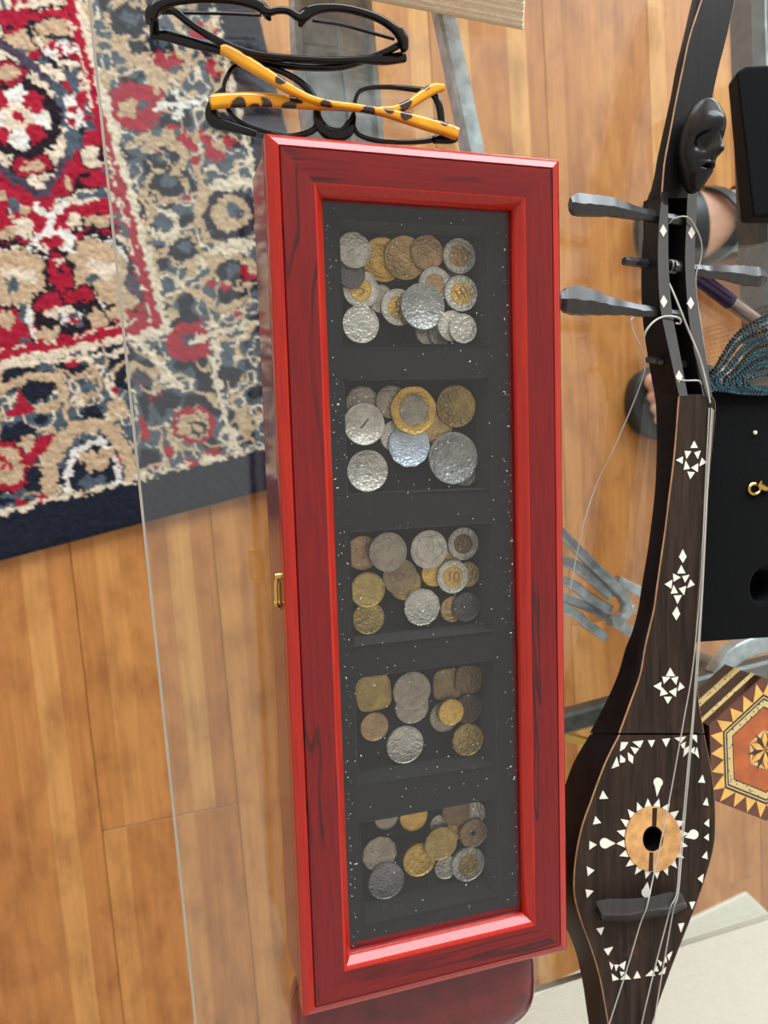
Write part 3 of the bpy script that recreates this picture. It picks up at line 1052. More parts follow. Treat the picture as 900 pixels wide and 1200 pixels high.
# (x, y, radius px, metal, shape, core metal, description); bottom of the pile first
COINS = [[
    (446, 350, 16, 'dull', 'round', None, 'dull silver coin buried beneath two-tone coins'),
    (532, 331, 13, 'silver', 'round', None, 'sliver of silver coin behind two-tone coins'),
    (502, 388, 16, 'silver', 'round', None, 'pale silver coin peeping out below the big grey coin'),
    (516, 391, 14, 'silver', 'round', None, 'small pale coin wedged under two silver coins'),
    (449, 304, 25, 'gold', 'round', 'gold2', 'gold coin with inner ring under a bronze coin'),
    (423, 339, 21, 'silver', 'round', 'gold', 'gold-centred silver coin touching the dark tarnished coin'),
    (412, 321, 16, 'dark', 'round', None, 'dark tarnished silver coin under a pale silver coin'),
    (415, 293, 20, 'silver', 'round', None, 'pale silver coin lying on the dark tarnished coin'),
    (475, 302, 25, 'tan', 'round', None, 'large bronze-gold coin overlapping the patterned gold coin'),
    (501, 296, 20, 'copper', 'round', None, 'plain tan coin on top of the bronze-gold coin'),
    (540, 300, 20.5, 'silver', 'round', 'copper', 'silver-rimmed tan-centred coin beside the tray wall'),
    (510, 333, 20, 'silver', 'round', 'copper', 'tan-centred coin half under the big grey coin'),
    (467, 360, 21, 'silver', 'round', 'gold', 'gold-centred coin half hidden by big grey coin'),
    (547, 344, 21, 'silver', 'round', 'gold', 'silver coin with gold centre marked by two strokes'),
    (496, 359, 27, 'grey', 'round', None, 'biggest plain grey coin on top of the heap'),
    (423, 380, 21.5, 'silver', 'round', None, 'silver coin with a crest lying alone in the corner'),
    (530, 382, 18, 'silver', 'round', None, 'silver coin mostly covered by an equal silver coin'),
    (543, 385, 17.5, 'silver', 'round', None, 'embossed silver coin on top of its equal'),
], [
    (425, 473, 20, 'dull', 'scallop', None, 'dull scalloped coin half under a silver coin'),
    (459, 471, 19, 'dull', 'round', None, 'dull round coin half under the gold-rimmed heptagon'),
    (463, 511, 18, 'silver', 'round', None, 'silver edge showing behind the bluish scalloped coin'),
    (512, 500, 20, 'tan', 'round', None, 'tan coin almost hidden under the bluish coin'),
    (546, 556, 14, 'silver', 'round', None, 'coin rim showing beneath the biggest silver coin'),
    (480, 522, 26, 'blue', 'scallop', None, 'bluish bright scalloped coin'),
    (427, 497, 24.5, 'silver', 'round', None, 'silver coin with plain centre and lettered rim'),
    (485, 481, 29, 'gold', 'hepta', 'dull', 'seven-sided coin with gold rim and silver centre'),
    (539, 476, 25, 'brass', 'round', None, 'large brass coin'),
    (535, 537, 31.5, 'grey', 'round', None, 'biggest silver coin with a horseman relief'),
    (431, 552, 24.5, 'silver', 'round', None, 'silver coin with a building relief lying alone'),
], [
    (528, 656, 14, 'tan', 'round', None, 'tan edge showing behind a two-tone coin'),
    (509, 672, 16, 'gold', 'round', None, 'gold coin half under the pentagon-stamped coin'),
    (475, 684, 20, 'brass', 'round', None, 'brass coin beneath the pierced bronze coin'),
    (425, 648, 20, 'copper', 'round', None, 'pale copper coin half under a silver coin'),
    (469, 676, 21.5, 'bronze', 'hole', None, 'bronze coin with a raised hole in its centre'),
    (455, 647, 23.5, 'dull', 'round', None, 'silver coin overlapping the pale copper coin'),
    (503, 644, 23.5, 'silver', 'penta', None, 'silver coin stamped with a pentagon'),
    (547, 637, 20, 'silver', 'round', 'brown', 'silver-rimmed coin with a dark plain bronze centre'),
    (564, 672, 15.5, 'brass', 'round', None, 'small brass coin at the tray wall'),
    (531, 676, 20.5, 'silver', 'round', 'gold', 'silver-rimmed coin with a bright gold centre'),
    (432, 726, 19.5, 'brass', 'round', None, 'plain brass coin in the corner'),
    (430, 691, 21, 'brass', 'round', None, 'embossed greenish brass coin on the plain brass one'),
    (495, 712, 23, 'silver', 'scallop', None, 'silver scalloped coin'),
    (531, 714, 16, 'tan', 'round', None, 'small tan coin half under the dark silver coin'),
    (550, 711, 18, 'dark', 'round', None, 'dark silver coin with a bright rosette relief'),
], [
    (438, 812, 21.5, 'brass', 'square', None, 'squarish brass coin with rounded corners'),
    (483, 828, 21.5, 'dull', 'round', None, 'dull silver coin beneath a worn grey one'),
    (483, 810, 24, 'dull', 'round', None, 'worn blank grey coin on top of another'),
    (525, 802, 19, 'bronze', 'square', None, 'brown rounded square coin half covered'),
    (552, 796, 17, 'brown', 'square', None, 'dark brown square coin leaning on the wall'),
    (439, 852, 17.5, 'copper', 'round', None, 'small pinkish copper coin'),
    (475, 874, 23.5, 'silver', 'round', None, 'bright silver coin with a crest'),
    (521, 840, 19, 'dull', 'round', None, 'dull silver coin under a small gold coin'),
    (562, 829, 18.5, 'verdi', 'round', None, 'dark tarnished copper coin'),
    (529, 835, 16.5, 'gold', 'round', None, 'small bright gold coin'),
    (550, 868, 21, 'brass', 'poly12', None, 'twelve-sided brass coin'),
], [
    (515, 966, 12, 'silver', 'round', None, 'rim of a small silver coin behind a brass coin'),
    (534, 973, 13, 'gold', 'round', None, 'edge of a gold coin behind the pierced coin'),
    (523, 1017, 15, 'silver', 'round', None, 'small silver coin under the brass and two-tone coins'),
    (453, 958, 15, 'dull', 'round', None, 'small pale coin half under the tray edge'),
    (485, 957, 18, 'gold', 'round', None, 'gold coin half under the tray edge'),
    (562, 949, 16, 'silver', 'round', None, 'silver coin in the tray corner beside a brown coin'),
    (535, 951, 19, 'brown', 'round', None, 'brown coin half under the tray edge'),
    (445, 1001, 22, 'dull', 'scallop', None, 'dull silver scalloped coin'),
    (453, 1035, 23, 'mauve', 'round', None, 'shiny mauve-grey coin leaning on the scalloped coin'),
    (492, 1008, 21.5, 'gold', 'round', None, 'bright gold coin'),
    (559, 976, 18.5, 'bronze', 'pierced', None, 'dark bronze coin pierced by a round hole'),
    (517, 989, 21.5, 'brass', 'round', None, 'plain brass coin over the gold coin'),
    (551, 1013, 22.5, 'silver', 'round', 'brass', 'thick silver-rimmed coin with a brass centre'),
]]


def coin_mesh(name, shape, r, th, mat, r0=0.0):
    n = 48

    def rad(q):
        if shape == 'scallop':
            return r * (1 - 0.05 * (1 - abs(math.cos(q * 5.5))))
        if shape == 'hepta':
            s = 2 * math.pi / 7
            t = (q % s) - s / 2
            return r * (0.35 * math.cos(s / 2) / math.cos(t) + 0.65) * 1.0
        if shape == 'poly12':
            s = 2 * math.pi / 12
            t = (q % s) - s / 2
            return r * math.cos(s / 2) / math.cos(t)
        if shape == 'square':
            return r * 1.02 / ((abs(math.cos(q)) ** 3.6 + abs(math.sin(q)) ** 3.6) ** (1 / 3.6))
        return r
    ring = [(1.0, 0.12), (1.0, 0.85), (0.985, 1.0), (0.93, 1.0), (0.905, 0.86)]
    if shape in ('hole', 'pierced'):
        ring += [(0.26, 0.84), (0.235, 1.0), (0.19, 1.0), (0.17, 0.75)]
        if shape == 'pierced':
            ring += [(0.17, 0.0)]
    elif shape == 'penta':
        ring += [(0.74, 0.86), (0.72, 0.98), (0.68, 0.98), (0.66, 0.85)]
    elif shape == 'hepta':
        ring += [(0.64, 0.86), (0.62, 0.98), (0.58, 0.98)]
    v, f = [], []
    v += [(0.97 * rad(2 * math.pi * k / n) * math.cos(2 * math.pi * k / n), 0.97 * rad(2 * math.pi * k / n) * math.sin(2 * math.pi * k / n), 0) for k in range(n)]
    for a, z in ring:
        for k in range(n):
            q = 2 * math.pi * k / n
            rr = rad(q) if a > 0.8 else r
            if shape == 'penta' and 0.6 < a < 0.8:
                s = 2 * math.pi / 5
                t = (q % s) - s / 2
                rr = r * math.cos(s / 2) / math.cos(t) * 1.12
            v.append((a * rr * math.cos(q), a * rr * math.sin(q), z * th))
    m = len(ring) + 1
    for i in range(m - 1):
        for k in range(n):
            l = (k + 1) % n
            f.append((i * n + k, i * n + l, (i + 1) * n + l, (i + 1) * n + k))
    if shape == 'pierced':
        f += [(k, (m - 1) * n + k, (m - 1) * n + (k + 1) % n, (k + 1) % n) for k in range(n)]
    else:
        f += [tuple(range(n - 1, -1, -1)), tuple((m - 1) * n + k for k in range(n))]
    me = bpy.data.meshes.new(name)
    me.from_pydata(v, [], f)
    me.materials.append(mat)
    finish(me, True, 40)
    return me


CT = 0.0017
COIN_OBJ = {}
for row, lst in enumerate(COINS):
    y0, y1 = pockets[row]
    placed = []
    for ci, (x, y, rp, metal, shape, core, desc) in enumerate(lst):
        z = ZF + 0.0001
        for _ in range(3):
            p = px(x, y, z + CT)
            r = rp * (CAM[2] - z) / F * 1.05
            cx = min(max(p[0], PX0 + r * 1.03), PX1 - r * 1.03)
            cyy = min(max(p[1], y0 + r * 1.03), y1 - r * 1.03)
            zz = ZF + 0.0001
            for (ax, ay, ar, az) in placed:
                if math.hypot(ax - cx, ay - cyy) < (ar + r) * 1.03:
                    zz = max(zz, az + CT + 0.0001)
            z = zz
        placed.append((cx, cyy, r, z))
        me = coin_mesh('coin', shape, r, CT, CM[metal])
        o = bpy.data.objects.new('coin', me)
        COL.objects.link(o)
        COIN_OBJ[(row, ci)] = o
        o.location = (cx, cyy, z)
        o.rotation_euler = (0, 0, random.uniform(-0.5, 0.5) if shape != 'square' else random.uniform(-0.12, 0.12))
        tag(o, desc + ' ' + WHERE[row], 'coin', 'coins ' + WHERE[row])
        if core:
            cm = CM['gold'] if core == 'gold2' else CM[core]
            kr = 0.62 if core != 'gold2' else 0.66
            c2 = bpy.data.objects.new('core', coin_mesh('core', 'round', r * kr, CT * (0.99 if shape != 'hepta' else 1.14), cm))
            COL.objects.link(c2)
            c2.parent = o
            c2.location = (0, 0, 0.00004)



def numeral(parent, text, size, z, rz, mat):
    cu = bpy.data.curves.new('numeral', 'FONT')
    cu.body = text
    cu.size = size
    cu.align_x = 'CENTER'
    cu.align_y = 'CENTER'
    cu.extrude = 0.00012
    tmp = bpy.data.objects.new('numeral', cu)
    COL.objects.link(tmp)
    bpy.context.view_layer.update()
    me = bpy.data.meshes.new_from_object(tmp.evaluated_get(bpy.context.evaluated_depsgraph_get()))
    bpy.data.objects.remove(tmp)
    me.materials.clear()
    me.materials.append(mat)
    o = bpy.data.objects.new('numeral', me)
    COL.objects.link(o)
    o.parent = parent
    o.location = (0, 0, z)
    o.rotation_euler = (0, 0, rz - parent.rotation_euler.z)


for (row, k, text, size, rz) in ((0, 5, '5', 0.009, 0.35), (0, 12, '5', 0.009, 0.1), (0, 13, '10', 0.0085, 0.6), (1, 6, '1', 0.010, -0.7), (2, 9, '10', 0.0085, -0.15)):
    numeral(COIN_OBJ[(row, k)], text, size, CT * 0.9, rz, CM['bronze' if row != 1 else 'dark'])

# ------------------------------------------------------------------ carved long-necked lute
ZL = 0.487
lute = thing('lute', (*px(760, 980, TT)[:2], TT), 'dark carved wooden lute with shell inlays and a face on its head', 'lute')
# stations down the instrument: (y, top-left x, left silhouette x, its z, top-right x, z of underside)
ST = [(740, 760, 741, 0.4755, 816.5, 0.4735), (760, 755.5, 733, 0.4745, 816, 0.472), (791, 750, 724, 0.472, 817.5, 0.468), (825, 738, 709, 0.468, 820, 0.462), (859, 725.6, 691, 0.464, 826, 0.456),
      (890, 711, 674, 0.461, 832, 0.4515), (915, 701, 664, 0.460, 836, 0.4502), (940, 692, 656, 0.459, 838.5, 0.4502), (965, 683, 650, 0.459, 839, 0.4502), (990, 677, 646, 0.459, 837.5, 0.4502),
      (1020, 673, 644, 0.460, 830, 0.4502), (1050, 673, 648, 0.461, 820, 0.4506), (1080, 681, 660, 0.463, 809, 0.452), (1110, 692, 673, 0.465, 797, 0.455), (1147, 703, 682, 0.467, 783, 0.460),
      (1200, 712.5, 690, 0.469, 765, 0.464), (1260, 722, 700, 0.470, 752, 0.466), (1300, 729, 712, 0.472, 742, 0.469)]
NECK = [(462, 796, 767, 0.467, 834, 0.466), (470, 795, 768, 0.469, 838.5, 0.468), (483, 794, 769, 0.471, 839.3, 0.471), (517, 791.5, 769.7, 0.472, 836, 0.473), (547, 788.5, 769, 0.473, 833, 0.4745),
        (580, 784.3, 767, 0.4745, 830.3, 0.4752), (620, 779.5, 762.5, 0.475, 825.8, 0.4755), (651, 775, 758, 0.475, 822, 0.475), (690, 769.5, 751.5, 0.475, 819.2, 0.4745), (715, 766, 747.5, 0.475, 817.8, 0.474)]


def loft(stations, ztop=ZL):
    v, f, m = [], [], []
    k = 12
    for (y, xl, xs_, zs, xr, zb_) in stations:
        tl, tr = px(xl, y, ztop), px(xr, y, ztop)
        dz_ = 0.0006
        sl = px(xs_, y, zs)
        # mirror the bulge on the hidden right side
        w_ = np.linalg.norm(tr - tl)
        ax = (tr - tl) / w_
        off = (sl - tl) @ ax
        sr = tr - ax * 0.004
        sr[2] = sl[2]
        c = (tl + tr) / 2
        inset = 0.0007
        ring = [tl + ax * inset, tl - np.array([0, 0, dz_]), tl * 0.55 + sl * 0.45 + np.array([-ax[0] * 0.0006, -ax[1] * 0.0006, 0]), sl,
                sl * 0.75 + c * 0.25, sl * 0.45 + c * 0.55, sr * 0.45 + c * 0.55, sr * 0.75 + c * 0.25, sr,
                tr * 0.55 + sr * 0.45, tr - np.array([0, 0, dz_]), tr - ax * inset]
        ring = [np.array(q) for q in ring]
        ring[4][2] = zs * 0.5 + zb_ * 0.5
        ring[7][2] = zs * 0.5 + zb_ * 0.5
        ring[5][2] = ring[6][2] = zb_
        v += ring
    n = len(stations)
    for i in range(n - 1):
        for j in range(k):
            l = (j + 1) % k
            f.append((i * k + j, i * k + l, (i + 1) * k + l, (i + 1) * k + j))
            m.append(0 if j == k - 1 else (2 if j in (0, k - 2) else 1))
    f += [tuple(range(k - 1, -1, -1)), tuple((n - 1) * k + j for j in range(k))]
    m += [1, 1]
    return v, f, m


def refine(st, n=4):
    return [tuple(a) for a in catmull(st, n)]


v, f, m_ = loft(refine(NECK + ST[:5]))
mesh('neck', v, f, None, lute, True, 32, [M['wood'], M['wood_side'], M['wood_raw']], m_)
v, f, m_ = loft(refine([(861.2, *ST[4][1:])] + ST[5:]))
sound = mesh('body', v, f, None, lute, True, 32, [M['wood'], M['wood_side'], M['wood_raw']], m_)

# peg box: cheeks, floor
ZP = 0.4872
lr_o = [(776, 225), (772.5, 260), (771, 306), (774, 360), (784, 410), (796, 464)]
lr_i = [(783, 225), (783, 262), (783.5, 306), (787, 360), (796, 410), (806, 464)]
rr_i = [(806, 222), (804.5, 262), (803, 306), (806, 360), (813, 410), (824, 464)]
rr_o = [(817, 225), (816, 262), (814, 306), (818, 360), (826, 410), (835, 466)]
sil = [(761.5, 225, 0.474), (757.5, 256, 0.472), (752, 300, 0.471), (752.5, 365, 0.470), (759, 418, 0.468), (767, 462, 0.467)]


def cheek(name, o_, i_, low_o, zlow):
    oc = catmull(o_, 5)
    ic = catmull(i_, 5)
    lc = catmull(low_o, 5)
    v, f = [], []
    for a, b, c in zip(oc, ic, lc):
        t = np.array(px(a[0], a[1], ZP))
        u = np.array(px(b[0], b[1], ZP))
        s = np.array(c)
        mid = (t + s) / 2
        v += [u, t, mid, s, np.array([u[0] - 0.002, u[1], zlow + 0.002])]
    n = len(oc)
    for i in range(n - 1):
        for j in range(5):
            l = (j + 1) % 5
            f.append((i * 5 + j, i * 5 + l, (i + 1) * 5 + l, (i + 1) * 5 + j))
    cm_ = [0 if j == 0 else 1 for i in range(n - 1) for j in range(5)] + [1, 1]
    f += [tuple(range(5)), tuple((n - 1) * 5 + j for j in range(4, -1, -1))]
    return mesh(name, v, f, None, lute, True, 40, [M['rail'], M['wood_side']], cm_)


lowL = [tuple(px(x, y, z)) for x, y, z in sil]
cheek('peg_box_cheek', lr_o, lr_i, lowL, 0.468)
lowR = []
for (x, y) in rr_o:
    p = px(x, y, ZP)
    lowR.append((p[0] + 0.001, p[1], 0.470))
cheek('peg_box_cheek', rr_o, rr_i, lowR, 0.468)
fl = MB()
lc, rc_ = catmull(lr_i, 4), catmull(rr_i, 4)
vv = []
for a, b in zip(lc, rc_):
    p, q = px(a[0], a[1], ZP), px(b[0], b[1], ZP)
    vv += [(p[0] - 0.003, p[1], 0.474), (q[0] + 0.003, q[1], 0.474), (q[0] + 0.003, q[1], 0.468), (p[0] - 0.003, p[1], 0.468)]
ff = []
for i in range(len(lc) - 1):
    for j in range(4):
        l = (j + 1) % 4
        ff.append((i * 4 + j, i * 4 + l, (i + 1) * 4 + l, (i + 1) * 4 + j))
ff += [(0, 1, 2, 3), tuple((len(lc) - 1) * 4 + j for j in (3, 2, 1, 0))]
mesh('peg_box_floor', vv, ff, M['wood_side'], lute)

# head of the instrument: flat tail sweeping away past the carved face
HS = [(232, 775, 760.5, 0.4745, 817, 0.473), (205, 777, 767, 0.478, 822, 0.477), (187, 779, 770, 0.480, 825, 0.479), (150, 786, 778, 0.481, 831, 0.480), (113, 793, 786, 0.481, 836, 0.480), (80, 800, 792, 0.481, 843, 0.480),
      (43, 808, 801, 0.4805, 852.5, 0.480), (0, 822, 811, 0.480, 862, 0.479), (-60, 842, 828, 0.480, 876, 0.479)]
v, f, m_ = loft(refine(HS))
mesh('head_scroll', v, f, None, lute, True, 32, [M['wood_side'], M['wood_side'], M['wood_raw']], m_)


def carved_face():
    c = np.array(px(820, 172, 0.498))
    rot = math.radians(-9)
    ex = np.array([math.cos(rot), math.sin(rot), 0.0])
    ey = np.array([-math.sin(rot), math.cos(rot), 0.0])
    tilt = math.radians(4)
    ez = np.array([math.sin(tilt), 0, math.cos(tilt)])
    ex = ex - ez * (ex @ ez)
    ex /= np.linalg.norm(ex)
    nu, nv = 72, 64
    HL, HW, HD = 0.0262, 0.0108, 0.0128
    v, f = [], []

    def g(x, s):
        return math.exp(-(x / s) ** 2)
    for j in range(1, nv):
        th = math.pi * j / nv
        t = math.cos(th)                    # +1 crown .. -1 chin
        ring = math.sin(th) ** 0.72
        wd = HW * ring * (1.0 if t > -0.1 else 1.0 - 0.42 * min(1, (-t - 0.1) / 0.8))
        dp = HD * ring * (1.0 if t > -0.3 else 1.0 - 0.25 * (-t - 0.3))
        for i in range(nu):
            ph = 2 * math.pi * i / nu
            s = math.cos(ph)
            h = math.sin(ph)
            x, z = wd * s, dp * h
            if h > -0.2:
                fr_ = max(0.0, min(1.0, (h + 0.2) / 0.5))
                xs = x / HW
                # forehead boss, deep eye sockets under a hard brow, wedge nose, lips
                d = 0.0036 * g(t - 0.40, 0.26) * g(xs, 0.8)
                brow_y = 0.16 - 0.06 * abs(xs)
                d -= 0.0075 * g(abs(xs) - 0.46, 0.32) * (1 / (1 + math.exp((t - brow_y) * 60))) * (1 / (1 + math.exp(-(t + 0.18) * 16)))
                nw = 0.12 + 0.12 * max(0, min(1, (0.12 - t) / 0.45))
                nose = (1 / (1 + math.exp((abs(xs) - nw) * 34))) * (1 / (1 + math.exp((t - 0.14) * 40))) * (1 / (1 + math.exp(-(t + 0.34) * 46)))
                d += (0.0018 + 0.0058 * max(0, min(1, (0.14 - t) / 0.45))) * nose
                d += 0.0024 * g(t + 0.50, 0.05) * g(xs, 0.38)
                d -= 0.0034 * g(t + 0.56, 0.030) * g(xs, 0.36)
                d += 0.0026 * g(t + 0.64, 0.05) * g(xs, 0.32)
                d -= 0.0010 * g(t + 0.43, 0.05) * g(abs(xs) - 0.4, 0.2)
                d -= 0.0024 * g(t + 0.26, 0.22) * g(abs(xs) - 0.75, 0.25)
                z += d * fr_
            else:
                z = max(z, -0.014)
            v.append(c + ex * x + ey * (HL * t) + ez * z)
    a0 = len(v)
    v.append(c + ey * HL)
    v.append(c - ey * HL)
    for j in range(nv - 2):
        for i in range(nu):
            l = (i + 1) % nu
            f.append((j * nu + i, j * nu + l, (j + 1) * nu + l, (j + 1) * nu + i))
    for i in range(nu):
        l = (i + 1) % nu
        f.append((a0, l, i))
        f.append((a0 + 1, (nv - 2) * nu + i, (nv - 2) * nu + l))
    return mesh('carved_face', v, f, M['wood_gloss'], lute, True, 60)


carved_face()


def peg(name, pts, widths, z, zs=None):
    P = catmull([px(x, y, z) for x, y in pts], 5)
    W = [a[0] for a in catmull([(q, 0, 0) for q in widths], 5)]
    rh = [max(0.0026, q * 0.55) for q in W]
    v, f = sweep(P, W, rh, 6, pw=2.0)
    v = [np.array(q) + np.array([mnoise.noise(Vector(q) * 260), mnoise.noise(Vector(q) * 260 + Vector((9, 0, 0))), mnoise.noise(Vector(q) * 260 + Vector((0, 9, 0)))]) * 0.0007 for q in v]
    return mesh(name, v, f, M['peg'], lute, True, 22)


peg('tuning_peg', [(668, 239), (675, 240), (690, 241), (715, 243), (745, 250), (768, 254), (800, 260)], [0.0040, 0.0066, 0.0068, 0.0058, 0.0042, 0.0034, 0.003], 0.482)
peg('tuning_peg', [(655, 351), (664, 352), (682, 353), (705, 357), (730, 361), (766, 366), (800, 370)], [0.0035, 0.0080, 0.0090, 0.0068, 0.0046, 0.0034, 0.003], 0.482)
peg('tuning_peg', [(896, 326), (889, 325), (872, 323), (850, 320), (825, 318), (808, 315), (790, 312)], [0.0035, 0.0062, 0.0064, 0.0050, 0.0036, 0.0032, 0.003], 0.483)
peg('peg_end', [(731, 306), (736, 306), (750, 308), (768, 311), (800, 314)], [0.0024, 0.0028, 0.0028, 0.0028, 0.0026], 0.476)
peg('peg_end', [(759, 421), (763, 422), (772, 423), (786, 425), (806, 427)], [0.0020, 0.0024, 0.0024, 0.0024, 0.0022], 0.478)
wind = MB()
for k in range(4):
    c0 = px(785 + k * 2.6, 312 + k * 0.5, 0.479)
    pts = [(c0[0], c0[1] + 0.0036 * math.cos(q * 0.628), c0[2] + 0.0036 * math.sin(q * 0.628)) for q in range(10)]
    wind.add(*sweep(pts, 0.0005, None, 6, closed=True))
wind.build('string_winding', M['string'], lute, True)

# soundboard fittings
ZI = ZL + 0.0004
rc = [px(764.7 + 32.7 * math.cos(q * math.pi / 24), 983 + 38 * math.sin(q * math.pi / 24), ZL) for q in range(48)]
hc = [px(764.3 + 12.2 * math.cos(q * math.pi / 24), 982.5 + 15.4 * math.sin(q * math.pi / 24), ZL) for q in range(48)]
v = [(p[0], p[1], ZL - 0.001) for p in rc] + [(p[0], p[1], ZL + 0.0009) for p in rc] + [(p[0], p[1], ZL + 0.0009) for p in hc] + [(p[0], p[1], ZL - 0.0002) for p in hc]
f = []
for r in range(3):
    f += [(r * 48 + k, r * 48 + (k + 1) % 48, (r + 1) * 48 + (k + 1) % 48, (r + 1) * 48 + k) for k in range(48)]
mesh('rosette', v, f, M['rosette'], lute)
carve(sound, [(p[0], p[1]) for p in hc], 0.4560, ZL + 0.01, [M['wood'], M['wood_side'], M['wood_raw']], 1)
st = [px(x, y, ZL) for x, y in ((763.5, 946), (769, 946), (768, 968), (763, 968))]
mesh('rosette_streak', *prism([(p[0], p[1], ZL) for p in st], [(p[0], p[1], ZL + 0.00105) for p in st]), M['wood'], lute)
st = [px(x, y, ZL) for x, y in ((760, 998), (764.5, 998), (764, 1020), (759, 1020))]
mesh('rosette_streak', *prism([(p[0], p[1], ZL) for p in st], [(p[0], p[1], ZL + 0.00105) for p in st]), M['wood'], lute)


def inlay(pts, z=ZI):
    P = [px(x, y, z) for x, y in pts]
    mesh('inlay', *prism([(p[0], p[1], z - 0.0009) for p in P], [(p[0], p[1], z) for p in P]), M['pearl'], lute)


def T(o, s, tri):
    inlay([(o[0] + x / s, o[1] + y / s) for x, y in tri])


A = ((670, 840), 5.0)
for t in (((290, 150), (332, 150), (310, 185), (283, 203)), ((357, 148), (420, 140), (400, 182)), ((345, 177), (395, 187), (370, 220)), ((328, 208), (362, 232), (358, 275), (333, 255)),
          ((285, 222), (315, 248), (310, 266), (283, 270)), ((265, 235), (278, 288), (235, 303)), ((447, 140), (488, 137), (468, 180)), ((530, 132), (577, 127), (553, 177)),
          ((603, 125), (670, 117), (640, 152)), ((693, 108), (733, 108), (735, 152)), ((640, 165), (668, 147), (662, 185), (650, 184)), ((690, 172), (688, 200), (655, 235), (660, 190)),
          ((695, 200), (722, 178), (715, 218)), ((735, 178), (720, 215), (747, 243)), ((768, 340), (743, 385), (782, 387)), ((793, 475), (770, 515), (803, 522)),
          ((805, 600), (777, 628), (806, 647)), ((803, 687), (777, 710), (804, 727)), ((793, 790), (765, 825), (797, 835)), ((183, 432), (163, 482), (213, 480)),
          ((140, 582), (125, 632), (173, 622)), ((105, 728), (103, 780), (147, 750))):
    T(*A, t)
B = ((670, 1000), 5.0)
for t in (((88, 77), (133, 100), (95, 133)), ((82, 213), (127, 222), (90, 262)), ((773, 123), (740, 150), (767, 175)), ((690, 288), (724, 285), (705, 330)),
          ((625, 415), (660, 410), (640, 465)), ((145, 443), (190, 433), (172, 480)), ((190, 563), (242, 550), (213, 600)), ((220, 635), (245, 655), (233, 685)), ((250, 655), (275, 655), (260, 692)),
          ((278, 658), (318, 633), (307, 685)), ((235, 705), (278, 738), (240, 748)), ((287, 740), (320, 705), (347, 738)), ((283, 695), (312, 698), (290, 722)), ((385, 690), (363, 735), (405, 730)),
          ((435, 720), (472, 685), (490, 718)), ((482, 692), (500, 660), (510, 692)), ((500, 620), (530, 640), (522, 665)), ((537, 640), (555, 605), (558, 640)), ((560, 600), (590, 577), (570, 630)),
          ((510, 712), (553, 668), (545, 705))):
    T(*B, t)
for (o_, s_, lst) in (((730, 400), 5.294, (((443, 618), (420, 662), (465, 660)), ((383, 680), (425, 682), (395, 730)), ((443, 690), (483, 678), (465, 730)), ((330, 737), (373, 715), (370, 760)), ((490, 722), (520, 752), (475, 775)),
                                            ((390, 740), (378, 797), (417, 790)), ((425, 785), (467, 757), (465, 812)), ((400, 808), (447, 812), (418, 855)))),
                      ((670, 580), 3.913, (((510, 250), (527, 283), (510, 312), (493, 285)), ((503, 322), (485, 360), (522, 360)), ((465, 360), (500, 378), (468, 398)), ((507, 373), (540, 367), (520, 402)), ((427, 410), (462, 390), (457, 430)),
                                            ((545, 388), (565, 412), (530, 427)), ((468, 413), (455, 453), (487, 450)), ((492, 430), (525, 418), (515, 460)), ((468, 462), (505, 460), (485, 500)), ((483, 513), (497, 545), (480, 575), (462, 545)))),
                      ((600, 750), 2.667, (((495, 87), (482, 113), (510, 113)), ((470, 115), (495, 117), (475, 137)), ((498, 120), (520, 115), (513, 140)), ((443, 145), (467, 132), (465, 158)), ((525, 132), (540, 148), (518, 160)),
                                            ((468, 147), (463, 175), (488, 168)), ((492, 162), (515, 150), (512, 178)), ((475, 178), (500, 178), (487, 200))))):
    for t in lst:
        T(o_, s_, t)
for k in range(20):
    q = 2 * math.pi * (k + 0.5) / 20
    dq = 0.115

    def e(qq, r):
        return (764.7 + (33.2 + r) * math.cos(qq), 983 + (38.5 + r) * math.sin(qq))
    inlay([e(q - dq, 0), e(q + dq, 0), e(q + 0.03, 9)])
for (cx, cy_, r, tx_, ty_) in ((771.4, 917, 5.4, 770, 933.5), (709, 988.4, 6, 721.4, 988.4), (813, 978, 5.6, 803, 981.6), (757.4, 1046.4, 5.4, 759, 1034)):
    ang = math.atan2(ty_ - cy_, tx_ - cx)
    pts = [(cx + r * math.cos(ang + q), cy_ + r * math.sin(ang + q)) for q in np.linspace(0.75, 2 * math.pi - 0.75, 12)] + [(tx_, ty_)]
    inlay(pts)
for (x, y) in ((777.5, 270.5), (810.5, 273), (778, 353.5), (809.5, 355.5), (796, 441.5)):
    inlay([(x, y - 7.5), (x + 4, y), (x, y + 7), (x - 4, y)], ZP + 0.0004)
# hidden tenon across the open joint between neck face and soundboard
s_ = [px(x, y, 0.476) for x, y in ((742, 845), (806, 842), (806, 880), (742, 883))]
mesh('tenon', *prism([(p[0], p[1], 0.470) for p in s_], [(p[0], p[1], 0.482) for p in s_]), M['wood_side'], lute)
# bridge
bt = [(697, 1056), (712, 1053), (735, 1053), (760, 1051), (785, 1045), (798, 1045), (803, 1058), (785, 1063), (760, 1067), (735, 1072), (706, 1072)]
bb = [(700, 1060), (712, 1059), (735, 1060), (760, 1058), (785, 1052), (800, 1052), (807, 1064), (790, 1072), (760, 1077), (735, 1081), (704, 1080)]
zbr = ZL + 0.009
bevel(mesh('bridge', *prism([(*px(x, y, ZL - 0.0005)[:2], ZL - 0.0005) for x, y in bb], [(*px(x, y, zbr)[:2], zbr) for x, y in bt]), M['peg'], lute), 0.0012, 3, 30)


def string(pts, rad=0.00036, n=5):
    P = catmull([px(*p) for p in pts], n)
    return mesh('string', *sweep(P, rad, None, 6), M['string'], lute, True, 60)


